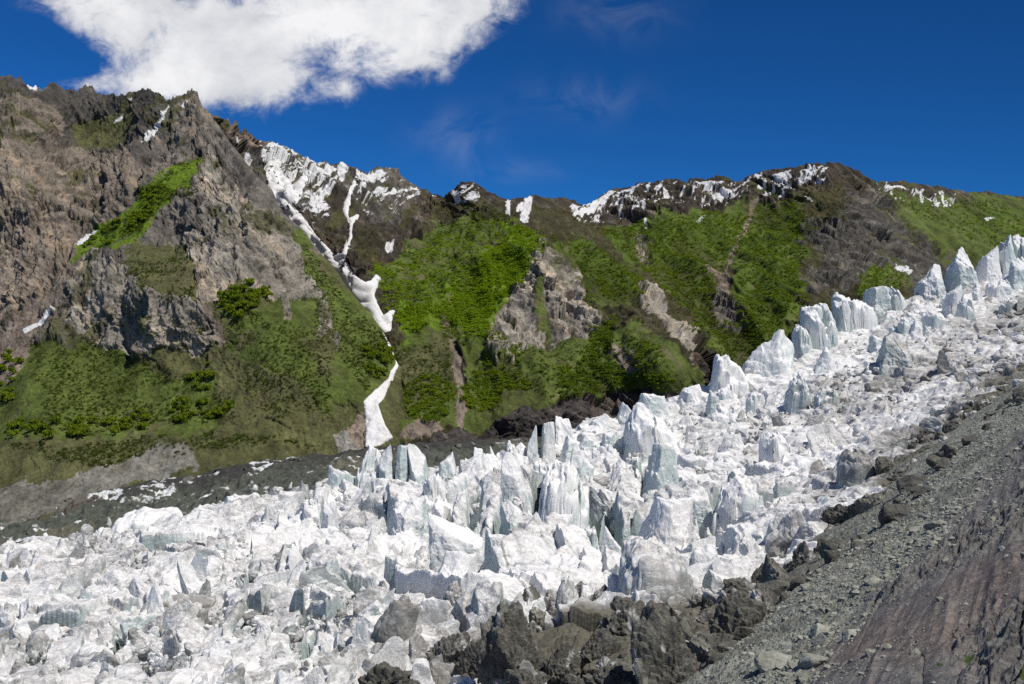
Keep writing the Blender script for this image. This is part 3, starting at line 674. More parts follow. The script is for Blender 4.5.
def wedge_mesh(outline, base, Y, deep=.7, seed=0, dirt=0., bluegain=.8, sub=5):
    """outline as above, but the body is a faceted wedge bounded by clean fracture planes"""
    r = np.random.default_rng(seed+5)
    o = np.array(outline, float); k = Y/F; w = (o[-1, 0]-o[0, 0])*k/2; H = (base-o[:, 1].min())*k; xc = (o[0, 0]+o[-1, 0])/2
    pk = (o[np.argmin(o[:, 1]), 0]-xc)*k
    D, f = ICO[sub]
    n = [(-1, r.uniform(-.4, .1), r.uniform(-.05, .3)), (1, r.uniform(-.4, .1), r.uniform(-.05, .3)), (r.uniform(-.7, -.1), -1, r.uniform(.05, .35)), (r.uniform(.1, .8), -1, r.uniform(.0, .45)), (0, 1, .1), (r.uniform(-.3, .3), -.6, 1.0), (r.uniform(-.9, .9), r.uniform(-.4, .2), 1.0), (r.uniform(-1, 1), -.8, .6), (0, 0, -1)]
    n = np.array([np.array(v_)/np.linalg.norm(v_) for v_ in n]); d = np.r_[r.uniform(.55, .8, 2), r.uniform(.45, .8, 2), .8, r.uniform(.6, .95, 2), r.uniform(.55, .8), 1.]
    q = D@n.T; q = np.where(q > .05, d/np.maximum(q, .05), 9); rad = -np.log(np.exp(-70*np.minimum(q, 3)).sum(1))/70
    V = D*np.clip(rad, .3, 1.5)[:, None]
    lo_, hi_ = V.min(0), V.max(0); V = (V-lo_)/(hi_-lo_)*2-1
    t = (V[:, 2]+1)/2; V[:, 0] *= 1.12-.30*t; V[:, 1] *= 1.15-.55*t
    V = V*np.array((w, w*deep+.14*H, H*.66)); V[:, 2] += H*.34; V[:, 0] += pk*np.clip(t, 0, 1)*.75
    org = np.array([(xc-CX)*k, Y, (HY-base)*k]); W = V+org; sc = min(w, H)
    m = V/(np.linalg.norm(V, axis=1)[:, None]+1e-6)
    b_, e_, dx_, dy_, r1_, r2_, r3_ = cells(W[:, 0]+.7*W[:, 1], W[:, 2]*.7-.4*W[:, 1], sc*.45, seed % 29)
    dd = fbm(W[:, 0], W[:, 1], W[:, 2]*.5, sc*.7, 4, .55, 1, seed % 37)*.11+(r1_-.5)*.10*(r2_ > .5)+(dx_*(r2_-.5)+dy_*(r3_-.5))*.14+fbm(W[:, 0], W[:, 1], W[:, 2], sc*.15, 3, .6, 0, 3)*.03
    V = V+m*(dd*sc)[:, None]; W = V+org
    fn = np.cross(W[f[:, 1]]-W[f[:, 0]], W[f[:, 2]]-W[f[:, 0]]); fn /= np.linalg.norm(fn, axis=1)[:, None]+1e-9
    a_ = np.zeros(len(W)); c_ = np.zeros(len(W))
    for q in range(3): np.add.at(a_, f[:, q], np.abs(fn[:, 2])); np.add.at(c_, f[:, q], 1)
    px, py = to_px(W)
    return V, f, icecol(W, px, py, a_/np.maximum(c_, 1), dirt-.10, bluegain), org
def serac(outline, base, label, Y=None, group=None, name='serac', cat='serac', **kw):
    o = np.array(outline, float); c = o[:, 0].mean()
    if Y is None: Y = ray_ground(c, base)
    sd_ = int(c*7+base); wd = kw.pop('wedge', sd_ % 100 < 60)
    if wd:
        V, f, col, org = wedge_mesh(outline, base, Y, kw.get('deep', .7), sd_, kw.get('dirt', 0.), sub=4 if 'nu' in kw else 5)
    else: V, f, col, org = serac_mesh(outline, base, Y, seed=sd_, **kw)
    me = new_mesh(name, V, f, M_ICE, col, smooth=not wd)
    ob = link(name, me, label, cat, group); ob.location = org
    return ob
def cy(px): return float(pl(CRESTY, px))
CR = [  # crest pinnacles against the mountain, outline, base row, label
 ([(93, 540), (97, 531), (100, 528), (104, 530), (109, 534), (112, 541)], 546, 'tiny white cone on the far edge left of a broad white hump'),
 ([(112, 534), (122, 519), (139, 511), (162, 512), (176, 516), (188, 524)], 540, 'broad white hump on the far ice edge above the grey debris'),
 ([(192, 522), (197, 511), (202, 505), (207, 511), (213, 522)], 532, 'small pointed white pinnacle right of the broad white hump'),
 ([(212, 520), (217, 508), (221, 504), (228, 500), (236, 496), (244, 500), (250, 512)], 528, 'white twin knob pinnacle on far ice edge beside the small pointed one'),
 ([(310, 494), (318, 487), (326, 489), (331, 500)], 506, 'low rounded white knob just left of the white row of teeth'),
 ([(330, 496), (336, 474), (341, 465), (347, 466), (354, 472), (361, 480), (364, 494)], 515, 'white shoulder block at left end of the row of teeth'),
 ([(354, 478), (360, 458), (364, 448), (369, 449), (375, 453), (380, 466)], 500, 'first tall white tooth below the snow fan'),
 ([(377, 470), (381, 452), (385, 445), (391, 448), (396, 458), (398, 472)], 500, 'second white tooth, below the right edge of the snow fan'),
 ([(394, 468), (397, 447), (401, 445), (406, 454), (412, 470)], 498, 'third narrow white tooth with sloping right side'),
 ([(408, 472), (411, 447), (414, 444), (420, 450), (427, 456), (434, 468)], 500, 'fourth white tooth with sheer bluish left side'),
 ([(434, 470), (438, 454), (446, 453), (456, 454), (461, 462)], 488, 'flat topped white block right of the row of teeth'),
 ([(461, 470), (467, 459), (472, 460), (475, 470)], 484, 'small low knob right of the flat topped white block'),
 ([(470, 478), (475, 452), (477, 448), (483, 451), (488, 466)], 494, 'pale leaning pinnacle, left one of a close pair'),
 ([(485, 474), (488, 448), (492, 447), (497, 454), (503, 470)], 494, 'pale pinnacle, right one of a close pair'),
 ([(505, 468), (510, 446), (512, 443), (517, 446), (522, 458)], 486, 'short pointed white pinnacle left of the thin needle'),
 ([(525, 470), (528, 432), (530, 426), (532.5, 429), (535, 448), (540, 470)], 490, 'thin needle shaped ice pinnacle on the far edge'),
 ([(540, 464), (543, 440), (546, 423), (548, 421), (553, 436), (557, 462)], 476, 'narrow white fang standing before the dark cliff'),
 ([(549, 452), (551, 418), (557, 419), (564, 417), (570, 428), (580, 444)], 470, 'leaning white blade with flat tip before the dark cliff'),
 ([(584, 436), (590, 424), (597, 414), (604, 413), (612, 422)], 448, 'rounded low white block on far edge right of the leaning blade'),
 ([(614, 424), (621, 406), (632, 401), (640, 403), (648, 420)], 440, 'squat white block left of the smooth whaleback'),
 ([(638, 410), (643, 397), (649, 393), (660, 395), (672, 399), (678, 410)], 428, 'smooth white whaleback hump on the far edge'),
 ([(676, 402), (682, 391), (690, 385), (699, 389), (704, 400)], 416, 'low white block beneath the tall slab with shadowed left side'),
 ([(706, 390), (709, 362), (711, 357), (716, 359), (722, 358), (731, 364), (741, 376), (750, 396)], 408, 'tall white slab with sheer left side on the far edge'),
 ([(735, 372), (740, 352), (749, 346), (753, 340), (757, 333), (763, 332), (771, 331), (778, 330), (789, 336), (793, 350), (797, 378)], 390, 'massive fluted ice wall on the far edge, widest of the blocks'),
 ([(792, 350), (795, 326), (797, 322), (803, 325), (807, 330), (811, 346)], 362, 'slender white block right of the massive fluted wall'),
 ([(809, 350), (814, 332), (818, 329), (823, 336), (827, 352)], 364, 'small pale block in front of the curved grey wall'),
 ([(803, 330), (805, 307), (811, 304), (819, 302), (829, 304), (834, 318), (836, 334)], 350, 'grey sided curved ice wall, left of the rounded one'),
 ([(831, 322), (834, 299), (838, 294), (848, 293), (858, 295), (866, 300), (874, 310)], 332, 'rounded grey sided ice wall, right of the curved one'),
 ([(861, 306), (865, 292), (869, 288), (878, 286), (883, 294), (888, 308)], 318, 'pyramid shaped white block on the upper right edge'),
 ([(884, 306), (889, 288), (894, 286), (900, 290), (906, 300)], 312, 'small cap shaped white block right of the pyramid one'),
 ([(920, 290), (927, 276), (929, 265), (931, 264), (936, 272), (944, 277), (950, 288)], 298, 'stubby white spike on the upper right edge'),
 ([(947, 284), (950, 258), (954, 254), (956, 248), (959, 247), (966, 257), (976, 264), (980, 282)], 294, 'tilted white horn with twin tips on the upper right edge'),
 ([(974, 278), (980, 262), (990, 256), (996, 264), (1000, 280)], 292, 'small white cone in front of the upper right towers'),
 ([(976, 270), (984, 252), (990, 246), (996, 247), (1000, 268)], 286, 'pale leaning tower left of the highest knob topped tower'),
 ([(996, 270), (1000, 238), (1003, 234), (1010, 234), (1015, 240), (1020, 262)], 290, 'highest knob topped ice tower at the upper right'),
 ([(1012, 268), (1016, 240), (1022, 235), (1032, 234), (1042, 244), (1048, 270)], 290, 'pale ice tower cut off by right picture edge'),
]
for ol, base, lab in CR:
    c = (ol[0][0]+ol[-1][0])/2
    serac(ol, base, lab, Y=cy(c)-8-((base-min(p[1] for p in ol))*.25), deep=.75)
rf = np.random.default_rng(77)
for k in range(46):
    px = rf.uniform(470, 1030); tl_ = float(np.interp(px, [470, 600, 690, 760, 830, 900, 960, 1030], [472, 436, 408, 380, 342, 316, 296, 282]))
    py = tl_+rf.uniform(-4, 26); w_ = rf.uniform(9, 24); h_ = w_*rf.uniform(.5, 1.15)
    j_ = rf.uniform(.45, 1., 5)
    serac([(px-w_/2, py-h_*.4), (px-w_*.3, py-h_*j_[0]), (px-w_*.1, py-h_*j_[1]), (px+w_*.12, py-h_*j_[2]), (px+w_*.32, py-h_*j_[3]), (px+w_/2, py-h_*.35)], py+h_*.3,
          'small jagged ice fin in the broken row along the far glacier edge', group='small fins along the far glacier edge', deep=rf.uniform(.4, .8), nu=70, nv=54)
MD = [  # blades and blocks in the middle of the icefield
 ([(498, 475), (501, 456), (505, 453), (514, 455), (526, 460), (533, 472)], 512, 'tall white blade with dark left side, topmost in the centre', .6, 0),
 ([(532, 480), (538, 469), (548, 466), (559, 464), (571, 478), (578, 494), (586, 500)], 552, 'big slanting block with broad bluish grey shaded front in the centre', .55, 0),
 ([(560, 466), (571, 449), (584, 444), (589, 452), (592, 472)], 492, 'grey shaded upright slab behind the big slanting block', .5, 0),
 ([(626, 430), (636, 415), (643, 405), (648, 405), (661, 417), (677, 436)], 445, 'white pyramid peak on the ice right of the needle', .9, 0),
 ([(643, 492), (648, 461), (655, 449), (661, 442), (669, 462), (676, 478), (684, 490)], 505, 'pale triangular face with smooth blue base in the middle', .8, 0),
 ([(632, 516), (648, 506), (662, 502), (675, 500), (684, 506), (690, 524)], 552, 'overhanging block with blue green hollow below a dirty rim', .7, .05),
 ([(673, 492), (690, 486), (709, 490), (722, 492)], 526, 'wide grooved grey ice wall right of the overhanging block', .6, .06),
 ([(716, 508), (725, 488), (738, 476), (752, 482), (764, 502)], 522, 'arched block with dark hooded front right of the grooved wall', .7, .06),
 ([(580, 548), (586, 530), (596, 528), (600, 548)], 564, 'small upright pillar left of the dark sided slab', .8, 0),
 ([(595, 548), (605, 528), (616, 527), (622, 552)], 568, 'grey shaded slab between the small pillar and dirty dome', .6, .05),
 ([(500, 520), (508, 500), (525, 500), (533, 520)], 540, 'white block with shaded face below the tall centre blade', .7, 0),
 ([(428, 566), (438, 554), (463, 553), (471, 578)], 600, 'square white block beside the deep black crevasse', .9, .04),
 ([(434, 532), (447, 516), (462, 520), (483, 535), (492, 556)], 572, 'broad speckled block above the square white block', .8, .06),
 ([(458, 600), (472, 586), (486, 584), (498, 592), (504, 612)], 642, 'rounded speckled block above the dark earthy block', .8, .10),
 ([(551, 594), (559, 578), (570, 588), (580, 612)], 626, 'thin slanting slab with dark under edge', .5, .12),
 ([(609, 588), (617, 574), (626, 574), (632, 594)], 606, 'small pointed block with grey front left of the dirty dome', .7, .05),
 ([(420, 498), (432, 477), (441, 470), (447, 486), (450, 500)], 520, 'leaning white slab left of the narrow twin slab', .6, 0),
 ([(446, 492), (455, 472), (463, 472), (472, 498)], 516, 'narrow white slab right of the leaning slab', .6, 0),
 ([(618, 566), (632, 548), (655, 545), (680, 556), (694, 582)], 606, 'dirty dome shaped ice block with brownish layered front', .8, .16),
 ([(382, 520), (398, 500), (412, 498), (424, 514), (430, 530)], 542, 'grey speckled hummock below the row of teeth', .9, .06),
 ([(318, 528), (322, 506), (328, 502), (334, 516), (338, 534)], 548, 'narrow white blade with black gap at lower left of the teeth', .6, 0),
 ([(296, 512), (304, 500), (312, 498), (318, 512)], 528, 'short white blade left of the narrow white one', .6, 0),
 ([(878, 356), (884, 340), (893, 336), (903, 340), (910, 358)], 366, 'grey fluted block standing alone on the right snow slope', .8, .05),
 ([(784, 392), (790, 380), (798, 374), (806, 388), (810, 400)], 408, 'smooth grey wedge below the massive fluted wall', .6, .03),
 ([(815, 396), (822, 388), (832, 386), (838, 398)], 406, 'low grey lump right of the smooth wedge', .7, .06),
 ([(760, 440), (770, 430), (784, 434), (792, 448)], 462, 'low dirty white lump on the snow slope', .8, .08),
 ([(838, 462), (848, 452), (866, 450), (876, 466)], 482, 'low lump with blue arc on the dirty slope', .8, .10),
 ([(686, 560), (696, 546), (712, 544), (724, 560)], 576, 'crumbled white block among rubble right of the dirty dome', .8, 0),
 ([(700, 590), (710, 576), (724, 572), (736, 588)], 602, 'white rubble block just above the earthy pyramid', .8, .03),
 ([(726, 566), (738, 540), (752, 536), (766, 556)], 574, 'hooded block with grey hollow near the dark earthy mounds', .8, .1),
]
for ol, base, lab, dp, dirt in MD:
    serac(ol, base, lab, deep=dp, dirt=dirt)
# broken ice: angular blocks and fins of every size, the biggest as objects, the small stuff as one mass
rs = np.random.default_rng(21)
def block_at(px, py, wpx, seed, sub, tall, fin):
    Y = ray_ground(px, py)
    r = np.random.default_rng(seed); sz = wpx/F*Y*.5
    V, f = rock_verts(seed, sub, int(r.integers(8, 13)), .05, 1., (1, 1, 1), 60.)
    if fin:                                   # melted to an edge at the top, leaning
        t = np.clip((V[:, 2]+.4)/1.2, 0, 1)
        V[:, 1] *= 1-.7*t; V[:, 0] *= 1-r.uniform(.1, .6)*t
        V[:, 0] += r.normal(0, .35)*t; V[:, 2] += V[:, 0]*r.normal(0, .5)*t
    sc = np.array((1., r.uniform(.45, .95), tall))
    # chipped faces
    V = V+V/np.linalg.norm(V, axis=1)[:, None]*(fbm(V[:, 0]+seed*1.7, V[:, 1], V[:, 2]*.6, .5, 4, .62, 1, seed % 40)*.10+fbm(V[:, 0], V[:, 1]+seed*2.3, V[:, 2], .9, 2, .5, 2, seed % 31)*.08)[:, None]
    V = V*sz*sc
    a = r.uniform(-.3, .3); b = r.normal(.05, .3); c = r.uniform(-.9, .9)+.35
    ca, sa, cb, sb, cc, s_c = math.cos(a), math.sin(a), math.cos(b), math.sin(b), math.cos(c), math.sin(c)
    M = np.array([[cc, -s_c, 0], [s_c, cc, 0], [0, 0, 1]])@np.array([[cb, 0, sb], [0, 1, 0], [-sb, 0, cb]])@np.array([[1, 0, 0], [0, ca, -sa], [0, sa, ca]])
    V = V@M.T
    ex = r.choice([-.6, -.45, -.2, 0, .1]) if (py > 600 and px > 420) else r.uniform(-.10, .14)
    p = np.array([(px-CX)/F*Y, Y, (HY-py)/F*Y-crevd(np.array([(px-CX)/F*Y]), np.array([float(Y)]))[0]])
    W = V+p
    fn = np.cross(W[f[:, 1]]-W[f[:, 0]], W[f[:, 2]]-W[f[:, 0]]); fn /= np.linalg.norm(fn, axis=1)[:, None]+1e-9
    vn_ = np.zeros(len(W)); cnt = np.zeros(len(W))
    for q in range(3): np.add.at(vn_, f[:, q], np.abs(fn[:, 2])); np.add.at(cnt, f[:, q], 1)
    pxx, pyy = to_px(W)
    col = icecol(W, pxx, pyy, vn_/np.maximum(cnt, 1), ex, r.uniform(.1, .8))
    return W, f, col, p
def topline(px): return float(np.interp(px, [-60, 0, 120, 230, 350, 480, 600, 690, 760, 830, 900, 960, 1024, 1100], [560, 556, 534, 512, 486, 470, 436, 408, 380, 342, 316, 296, 282, 262]))
NAMED = [(min(p[0] for p in ol), max(p[0] for p in ol), min(p[1] for p in ol), b_) for ol, b_, *_ in CR+[(a_[0], a_[1]) for a_ in MD]]
cand = []
while len(cand) < 3900:
    px = rs.uniform(-70, 1060); tl = topline(px)
    py = tl+rs.uniform(0, 1)**1.0*(705-tl)
    if px > margin_px(py)-2: continue
    mid, right = gzone(px, py)
    if rs.uniform() > .85-.35*right+.15*mid: continue
    sp_ = .55+.75*np.clip((py-tl)/170, 0, 1)
    w = min(5.5*(1-rs.uniform())**(-.62), 32)*sp_*(1+.35*mid-.2*right)
    fld = float(fbm(np.array([px]), np.array([py*1.6]), np.array([0.]), 70, 3, .5, 0, 140)[0])
    w *= float(np.clip(1+1.6*fld, .45, 1.7))
    if w > 6 and any(a-w*.3 < px < b+w*.3 and c < py < d+w*.45 for a, b, c, d in NAMED): continue
    cand.append((w, px, py, float(mid), float(right)))
for k in range(4200):                     # small angular debris of broken ice, thickest on the upper right slope
    px = rs.uniform(-60, 1050); tl = topline(px); py = tl+rs.uniform(0, 1)**1.3*(640-tl)
    if py < tl or px > margin_px(py)-3 or (px < 520 and rs.uniform() < .45): continue
    cand.append((min(2.6*(1-rs.uniform())**(-.45), 11), px, py, .1, .6 if px > 650 else 0.))
for k in range(900):                      # mixed clean and earthy crumbs among the dark blocks
    px = rs.uniform(425, 730); py = rs.uniform(596, 692)
    if px > margin_px(py)-4: continue
    cand.append((min(3.2*(1-rs.uniform())**(-.5), 14), px, py, .3, 0.))
for k in range(420):
    px = rs.uniform(-40, 1040); py = topline(px)+rs.normal(0, 5)
    w = rs.uniform(4, 13); 
    if w > 6 and any(a < px < b and py > c for a, b, c, d in NAMED): continue
    cand.append((w, px, py, .6, 0.))
cand.sort(reverse=True)
Vs, Fs, Cs, off = [], [], [], 0
LABB = {'a': ('small white ice block in the choppy lower left icefield', 'ice blocks in the lower left icefield'),
        'b': ('broken white ice block wedged among the tall blades mid glacier', 'ice blocks in the middle of the glacier'),
        'c': ('low white ice block on the dusty upper right snow slope', 'ice blocks on the upper right slope')}
for k, (w, px, py, mid, right) in enumerate(cand):
    fin = rs.uniform() < .5+.2*mid-.1*right
    tall = (rs.uniform(.9, 1.5) if fin else rs.uniform(.55, 1.0))*(1+.5*mid-.25*right)
    sub = 5 if w > 34 else 4 if w > 15 else 3 if w > 6.5 else 2
    W, f, col, p = block_at(px, py, w, 1000+k, sub, tall, fin)
    if k < 170:
        z = 'c' if right > .5 else 'b' if mid > .35 else 'a'
        me = new_mesh('ice_block', W-p, f, M_ICE, col, smooth=False)
        o = link('ice_block', me, LABB[z][0], 'ice block', LABB[z][1]); o.location = p
    else:
        Vs.append(W); Fs.append(f+off); Cs.append(col); off += len(W)
link('ice_rubble', new_mesh('ice_rubble', np.concatenate(Vs), np.concatenate(Fs), M_ICE, np.concatenate(Cs), smooth=False), 'white rubble of small broken ice pieces covering the whole glacier', 'ice rubble', kind='stuff')

# ------------------------------------------------------------------ far debris-covered ice margin (left, between glacier and mountain foot)
nxm, nym = 800, 220
pxm = np.linspace(-200, 720, nxm); v = np.linspace(0, 1, nym)[:, None]
topm = pl([(-200, 520), (0, 508), (60, 500), (100, 491), (150, 481), (200, 474), (250, 462), (300, 456), (350, 451), (400, 444), (440, 440), (500, 440), (560, 436), (620, 420), (720, 400)], pxm)
botm = pl([(-200, 580), (0, 572), (120, 550), (240, 525), (350, 500), (480, 485), (600, 450), (720, 420)], pxm)
PXm = np.broadcast_to(pxm, (nym, nxm)); PYm = topm+(botm-topm)*v
Ym = 612*(1-v)+455*v+0*PXm
Ym = Ym*np.interp(PXm, [-200, 400, 560, 720], [1, 1.03, 1.16, 1.2])
PM = unproj(PXm, PYm, Ym)
x, y = PM[..., 0], PM[..., 1]
PM[..., 2] += (fbm(x, y*.7, 0*x, 22, 4, .55, 1, 91)*3.2+fbm(x, y, 0*x, 6, 4, .6, 1, 92)*1.3)*np.clip(.4+v*3, 0, 1)
for s_, a_ in ((13, 4.2), (5, 1.8)):
    b_, e_, dx_, dy_, r1_, r2_, r3_ = cells(x+fbm(x, y, 0*x, s_, 3)*s_*.4, y*.7+fbm(x+50, y, 0*x, s_, 3)*s_*.4, s_, 41)
    PM[..., 2] += soften(((r1_-.5)*.6+dx_*(r2_-.5)*1.4+dy_*(r3_-.3)*1.2)*a_*np.clip(.35+v*3, 0, 1), 1)
nA = fbm(x, y*.6, PM[..., 2], 30, 5, .6, 0, 93); nB = fbm(x+.5*y, y, PM[..., 2], 9, 4, .65, 0, 94)
cm = np.empty(PM.shape); cm[:] = (.082, .090, .072)
k = sstep(.0, .35, nA)[..., None]; cm = cm*(1-k)+np.array((.135, .130, .095))*k
k = sstep(.28, .05, v+nB*.2+0*PXm)[..., None]*.85; cm = cm*(1-k)+np.array((.040, .038, .036))*k
k = (sstep(.30, .42, nB+.25*np.exp(-((PXm-110)/60)**2-((PYm-497)/14)**2)+.2*np.exp(-((PXm-165)/22)**2-((PYm-488)/14)**2)+.2*np.exp(-((PXm-250)/18)**2-((PYm-468)/9)**2)))[..., None]
k *= sstep(560, 430, PXm)[..., None]
cm = cm*(1-k)+np.array((.62, .63, .62))*k
M_MOR = attr_mat('debris', (.25, 1.2), .8, .6, 1.4)
me = new_mesh('moraine', PM, gridfaces(nym, nxm)[:, ::-1], M_MOR, cm)
link('moraine', me, 'dark grey debris covered ice strip between white glacier and mountain foot', 'moraine', kind='structure')

# ------------------------------------------------------------------ rocks
# ------------------------------------------------------------------ near hillside: scree and slab
NS = 1.5
cdir = np.array([.46, .89]); ddir = np.array([-.89, .46])
def hill_z(X, Y):
    s = (X-14.4*NS)*ddir[0]+(Y-28*NS)*ddir[1]          # metres downslope
    a = (X-14.4*NS)*cdir[0]+(Y-28*NS)*cdir[1]
    z = -10*NS-.62*s
    return z, s, a
nxh, nyh = 760, 900
pxh = np.concatenate([np.linspace(-100, 560, 120, endpoint=False), np.linspace(560, 1240, nxh), np.linspace(1250, 1900, 60)]); nxh = len(pxh)
Yh = np.exp(np.linspace(math.log(12), math.log(420), nyh))
PXh = np.broadcast_to(pxh, (nyh, nxh)); YH = np.broadcast_to(Yh[:, None], (nyh, nxh)); XH = (PXh-CX)/F*YH
zH, sH, aH = hill_z(XH, YH)
pyH = HY-F*zH/YH
slab_edge = np.interp(pyH, [330, 440, 500, 545, 600, 660, 684, 760], [1100, 1024, 968, 930, 876, 822, 796, 720])   # left edge of bare slab
inslab = sstep(-14, 6, PXh-slab_edge+fbm(XH, YH, 0*XH, 12, 5, .66, 0, 71)*34)
step = fbm(sH, aH*.10, 0*XH, 5.0, 4, .6, 1, 72); step2 = fbm(sH+.15*aH, aH*.18, 0*XH, 1.6, 4, .62, 1, 73)
lump = fbm(XH, YH, zH, 18, 4, .55, 0, 74)
rocky = sstep(-.1, .25, fbm(XH, YH, zH, 16, 4, .55, 0, 78)+.5*sstep(920, 1000, PXh)*sstep(560, 620, pyH)-.12)
b_, e_, dx_, dy_, r1_, r2_, r3_ = cells(sH+lump*2, aH*.22+step*.4, 4.5, 31)
terr = (r1_-.5)*.8+dx_*(r2_-.5)*1.6-.35*np.exp(-(e_/.05)**2)
b_, e_, dx_, dy_, r1_, r2_, r3_ = cells(sH+lump, aH*.3+step*.3, 1.6, 32)
terr = terr+((r1_-.5)*.3+dx_*(r2_-.5)*.7-.14*np.exp(-(e_/.07)**2))*(.4+rocky)
zH = zH+lump*1.2+inslab*(step*.6+step2*(.06+.4*rocky)+terr*(.22+.5*rocky)+rocky*fbm(XH, YH, zH, 1.5, 3, .6, 1, 79)*.4)+(1-inslab)*(fbm(XH, YH, zH, 4, 5, .6, 0, 75)*.7+fbm(XH, YH, zH, .9, 3, .6, 1, 76)*.18)
PH = np.stack([XH, YH, zH], -1)
colH = np.empty(PH.shape)
gr = np.array((.245, .25, .21)); pur = np.array((.185, .175, .165)); red = np.array((.20, .168, .15)); drk = np.array((.062, .054, .054)); mos = np.array((.05, .09, .012)); gry = np.array((.21, .21, .19))
nA = fbm(sH*1.0, aH*.12, 0*XH, 9, 5, .62, 0, 81); nB = fbm(sH, aH*.10, 0*XH, 2.6, 5, .65, 0, 82); nC = fbm(XH, YH, zH, 5, 5, .65, 0, 83); nD = fbm(XH, YH, zH, 1.2, 4, .65, 0, 84)
slabc = pur*np.ones(PH.shape)
k = sstep(-.05, .25, fbm(XH, YH, zH, 22, 4, .6, 0, 85)+.55*np.exp(-((PXh-880)/90)**2-((pyH-650)/45)**2)-.1)[..., None]; slabc = slabc*(1-k)+red*k
k = (sstep(.05, .35, nC*.7+rocky*.35-.1))[..., None]*.75; slabc = slabc*(1-k)+gry*k*(.8+.5*nD[..., None])
crk = np.exp(-(e_/.06)**2)*.7
k = np.clip(crk*.6+sstep(.12, .3, nA*.8+nB*.5)*.9+sstep(.22, .38, nD*rocky+nB*.3)*.8, 0, 1)[..., None]; slabc = slabc*(1-k)+drk*k
for cx, cyy, rad in ((972, 657, 9), (996, 640, 8), (1018, 682, 10), (940, 668, 4)):
    k = sstep(1.1, .6, np.hypot(PXh-cx, (pyH-cyy)*1.6)/rad+nD*1.2)[..., None]*.9; slabc = slabc*(1-k)+mos*k
run = fbm(aH, sH*.14, 0*XH, 7, 5, .62, 0, 86)
scr = gr*(1+.35*nC[..., None]+.3*nD[..., None]+.75*run[..., None])
k = sstep(.1, .4, nC)[..., None]*.35; scr = scr*(1-k)+drk*1.4*k
colH = scr*(1-inslab[..., None])+slabc*inslab[..., None]
M_HILL = attr_mat('hillside_rock', (.9, 4.0), .35, .6, 1.4)
me = new_mesh('hillside', PH, gridfaces(nyh, nxh)[:, ::-1], M_HILL, colH, smooth=False)
link('hillside', me, 'bare brown rock slab and grey scree slope at lower right', 'hillside', kind='structure')
def hill_at(px, py):
    """hillside point seen in direction (px,py)"""
    tx = (px-CX)/F; tz = (HY-py)/F
    # -10NS-.62*((tx*Y-14.4NS)*dx+(Y-28NS)*dy)=tz*Y
    kk = -10*NS+.62*(14.4*NS*ddir[0]+28*NS*ddir[1]); den = tz+.62*(tx*ddir[0]+ddir[1])
    Y = kk/den
    if not (12 < Y < 415): return None
    j = int(np.clip(np.interp(Y, Yh, np.arange(nyh)), 0, nyh-1)); i = int(np.clip(np.interp(px, pxh, np.arange(nxh)), 0, nxh-1))
    return PH[j, i]

M_ROCK = simple_mat('grey_boulder', ((.36, .365, .31), (.20, .20, .165)), (.35, 4), .12)
M_DIRT = attr_mat('earthy_ice', (.5, 2.6), .45, .55, 1.45)
# earth-covered ice blocks near the foot of the scree
def earthy(outline, base, label, Y=None, group=None, deep=.9, white=.0, sub=5):
    o = np.array(outline, float); c = o[:, 0].mean()
    if Y is None: Y = ray_ground(c, base)
    k = Y/F; w = (o[-1, 0]-o[0, 0])*k/2; H = (base-o[:, 1].min())*k; sd = int(c*3+base)
    r = np.random.default_rng(sd)
    V, f = rock_verts(sd, sub, 9, .10, 1., (1, 1, 1), 60.)
    lo_, hi_ = V.min(0), V.max(0); V = (V-lo_)/(hi_-lo_)*2-1
    V = V*np.array((w*1.12, w*deep, H*.62)); V[:, 2] += H*.40
    a = r.uniform(-.5, .5); V = np.c_[V[:, 0]+V[:, 1]*a*.4, V[:, 1]-V[:, 0]*a*.4, V[:, 2]]
    org = unproj(np.array((o[0, 0]+o[-1, 0])/2), np.array(float(base)), np.array(Y)); W = V+org
    sc = max(w*.45, .4)
    V = V+V/(np.linalg.norm(V, axis=1)[:, None]+1e-6)*(fbm(W[:, 0], W[:, 1], W[:, 2], sc*1.1, 5, .6, 2, 96)*.42*sc+fbm(W[:, 0], W[:, 1], W[:, 2], sc*.35, 4, .65, 1, 95)*.17*sc)[:, None]
    nz = fbm(W[:, 0], W[:, 1], W[:, 2], 4.5, 5, .6, 0, 97); n2 = fbm(W[:, 0], W[:, 1], W[:, 2], 1.3, 4, .6, 0, 98)
    col = np.empty(V.shape); col[:] = (.122, .118, .10)
    k = sstep(-.1, .35, nz)[..., None]; col = col*(1-k)+np.array((.215, .207, .178))*k
    k = sstep(.26-white, .42-white, nz*.5+n2*.8)[..., None]; col = col*(1-k)+np.array((.52, .51, .48))*k
    me = new_mesh('earthy_block', V, f, M_DIRT, col, smooth=False)
    ob = link('earthy_block', me, label, 'ice block', group); ob.location = org
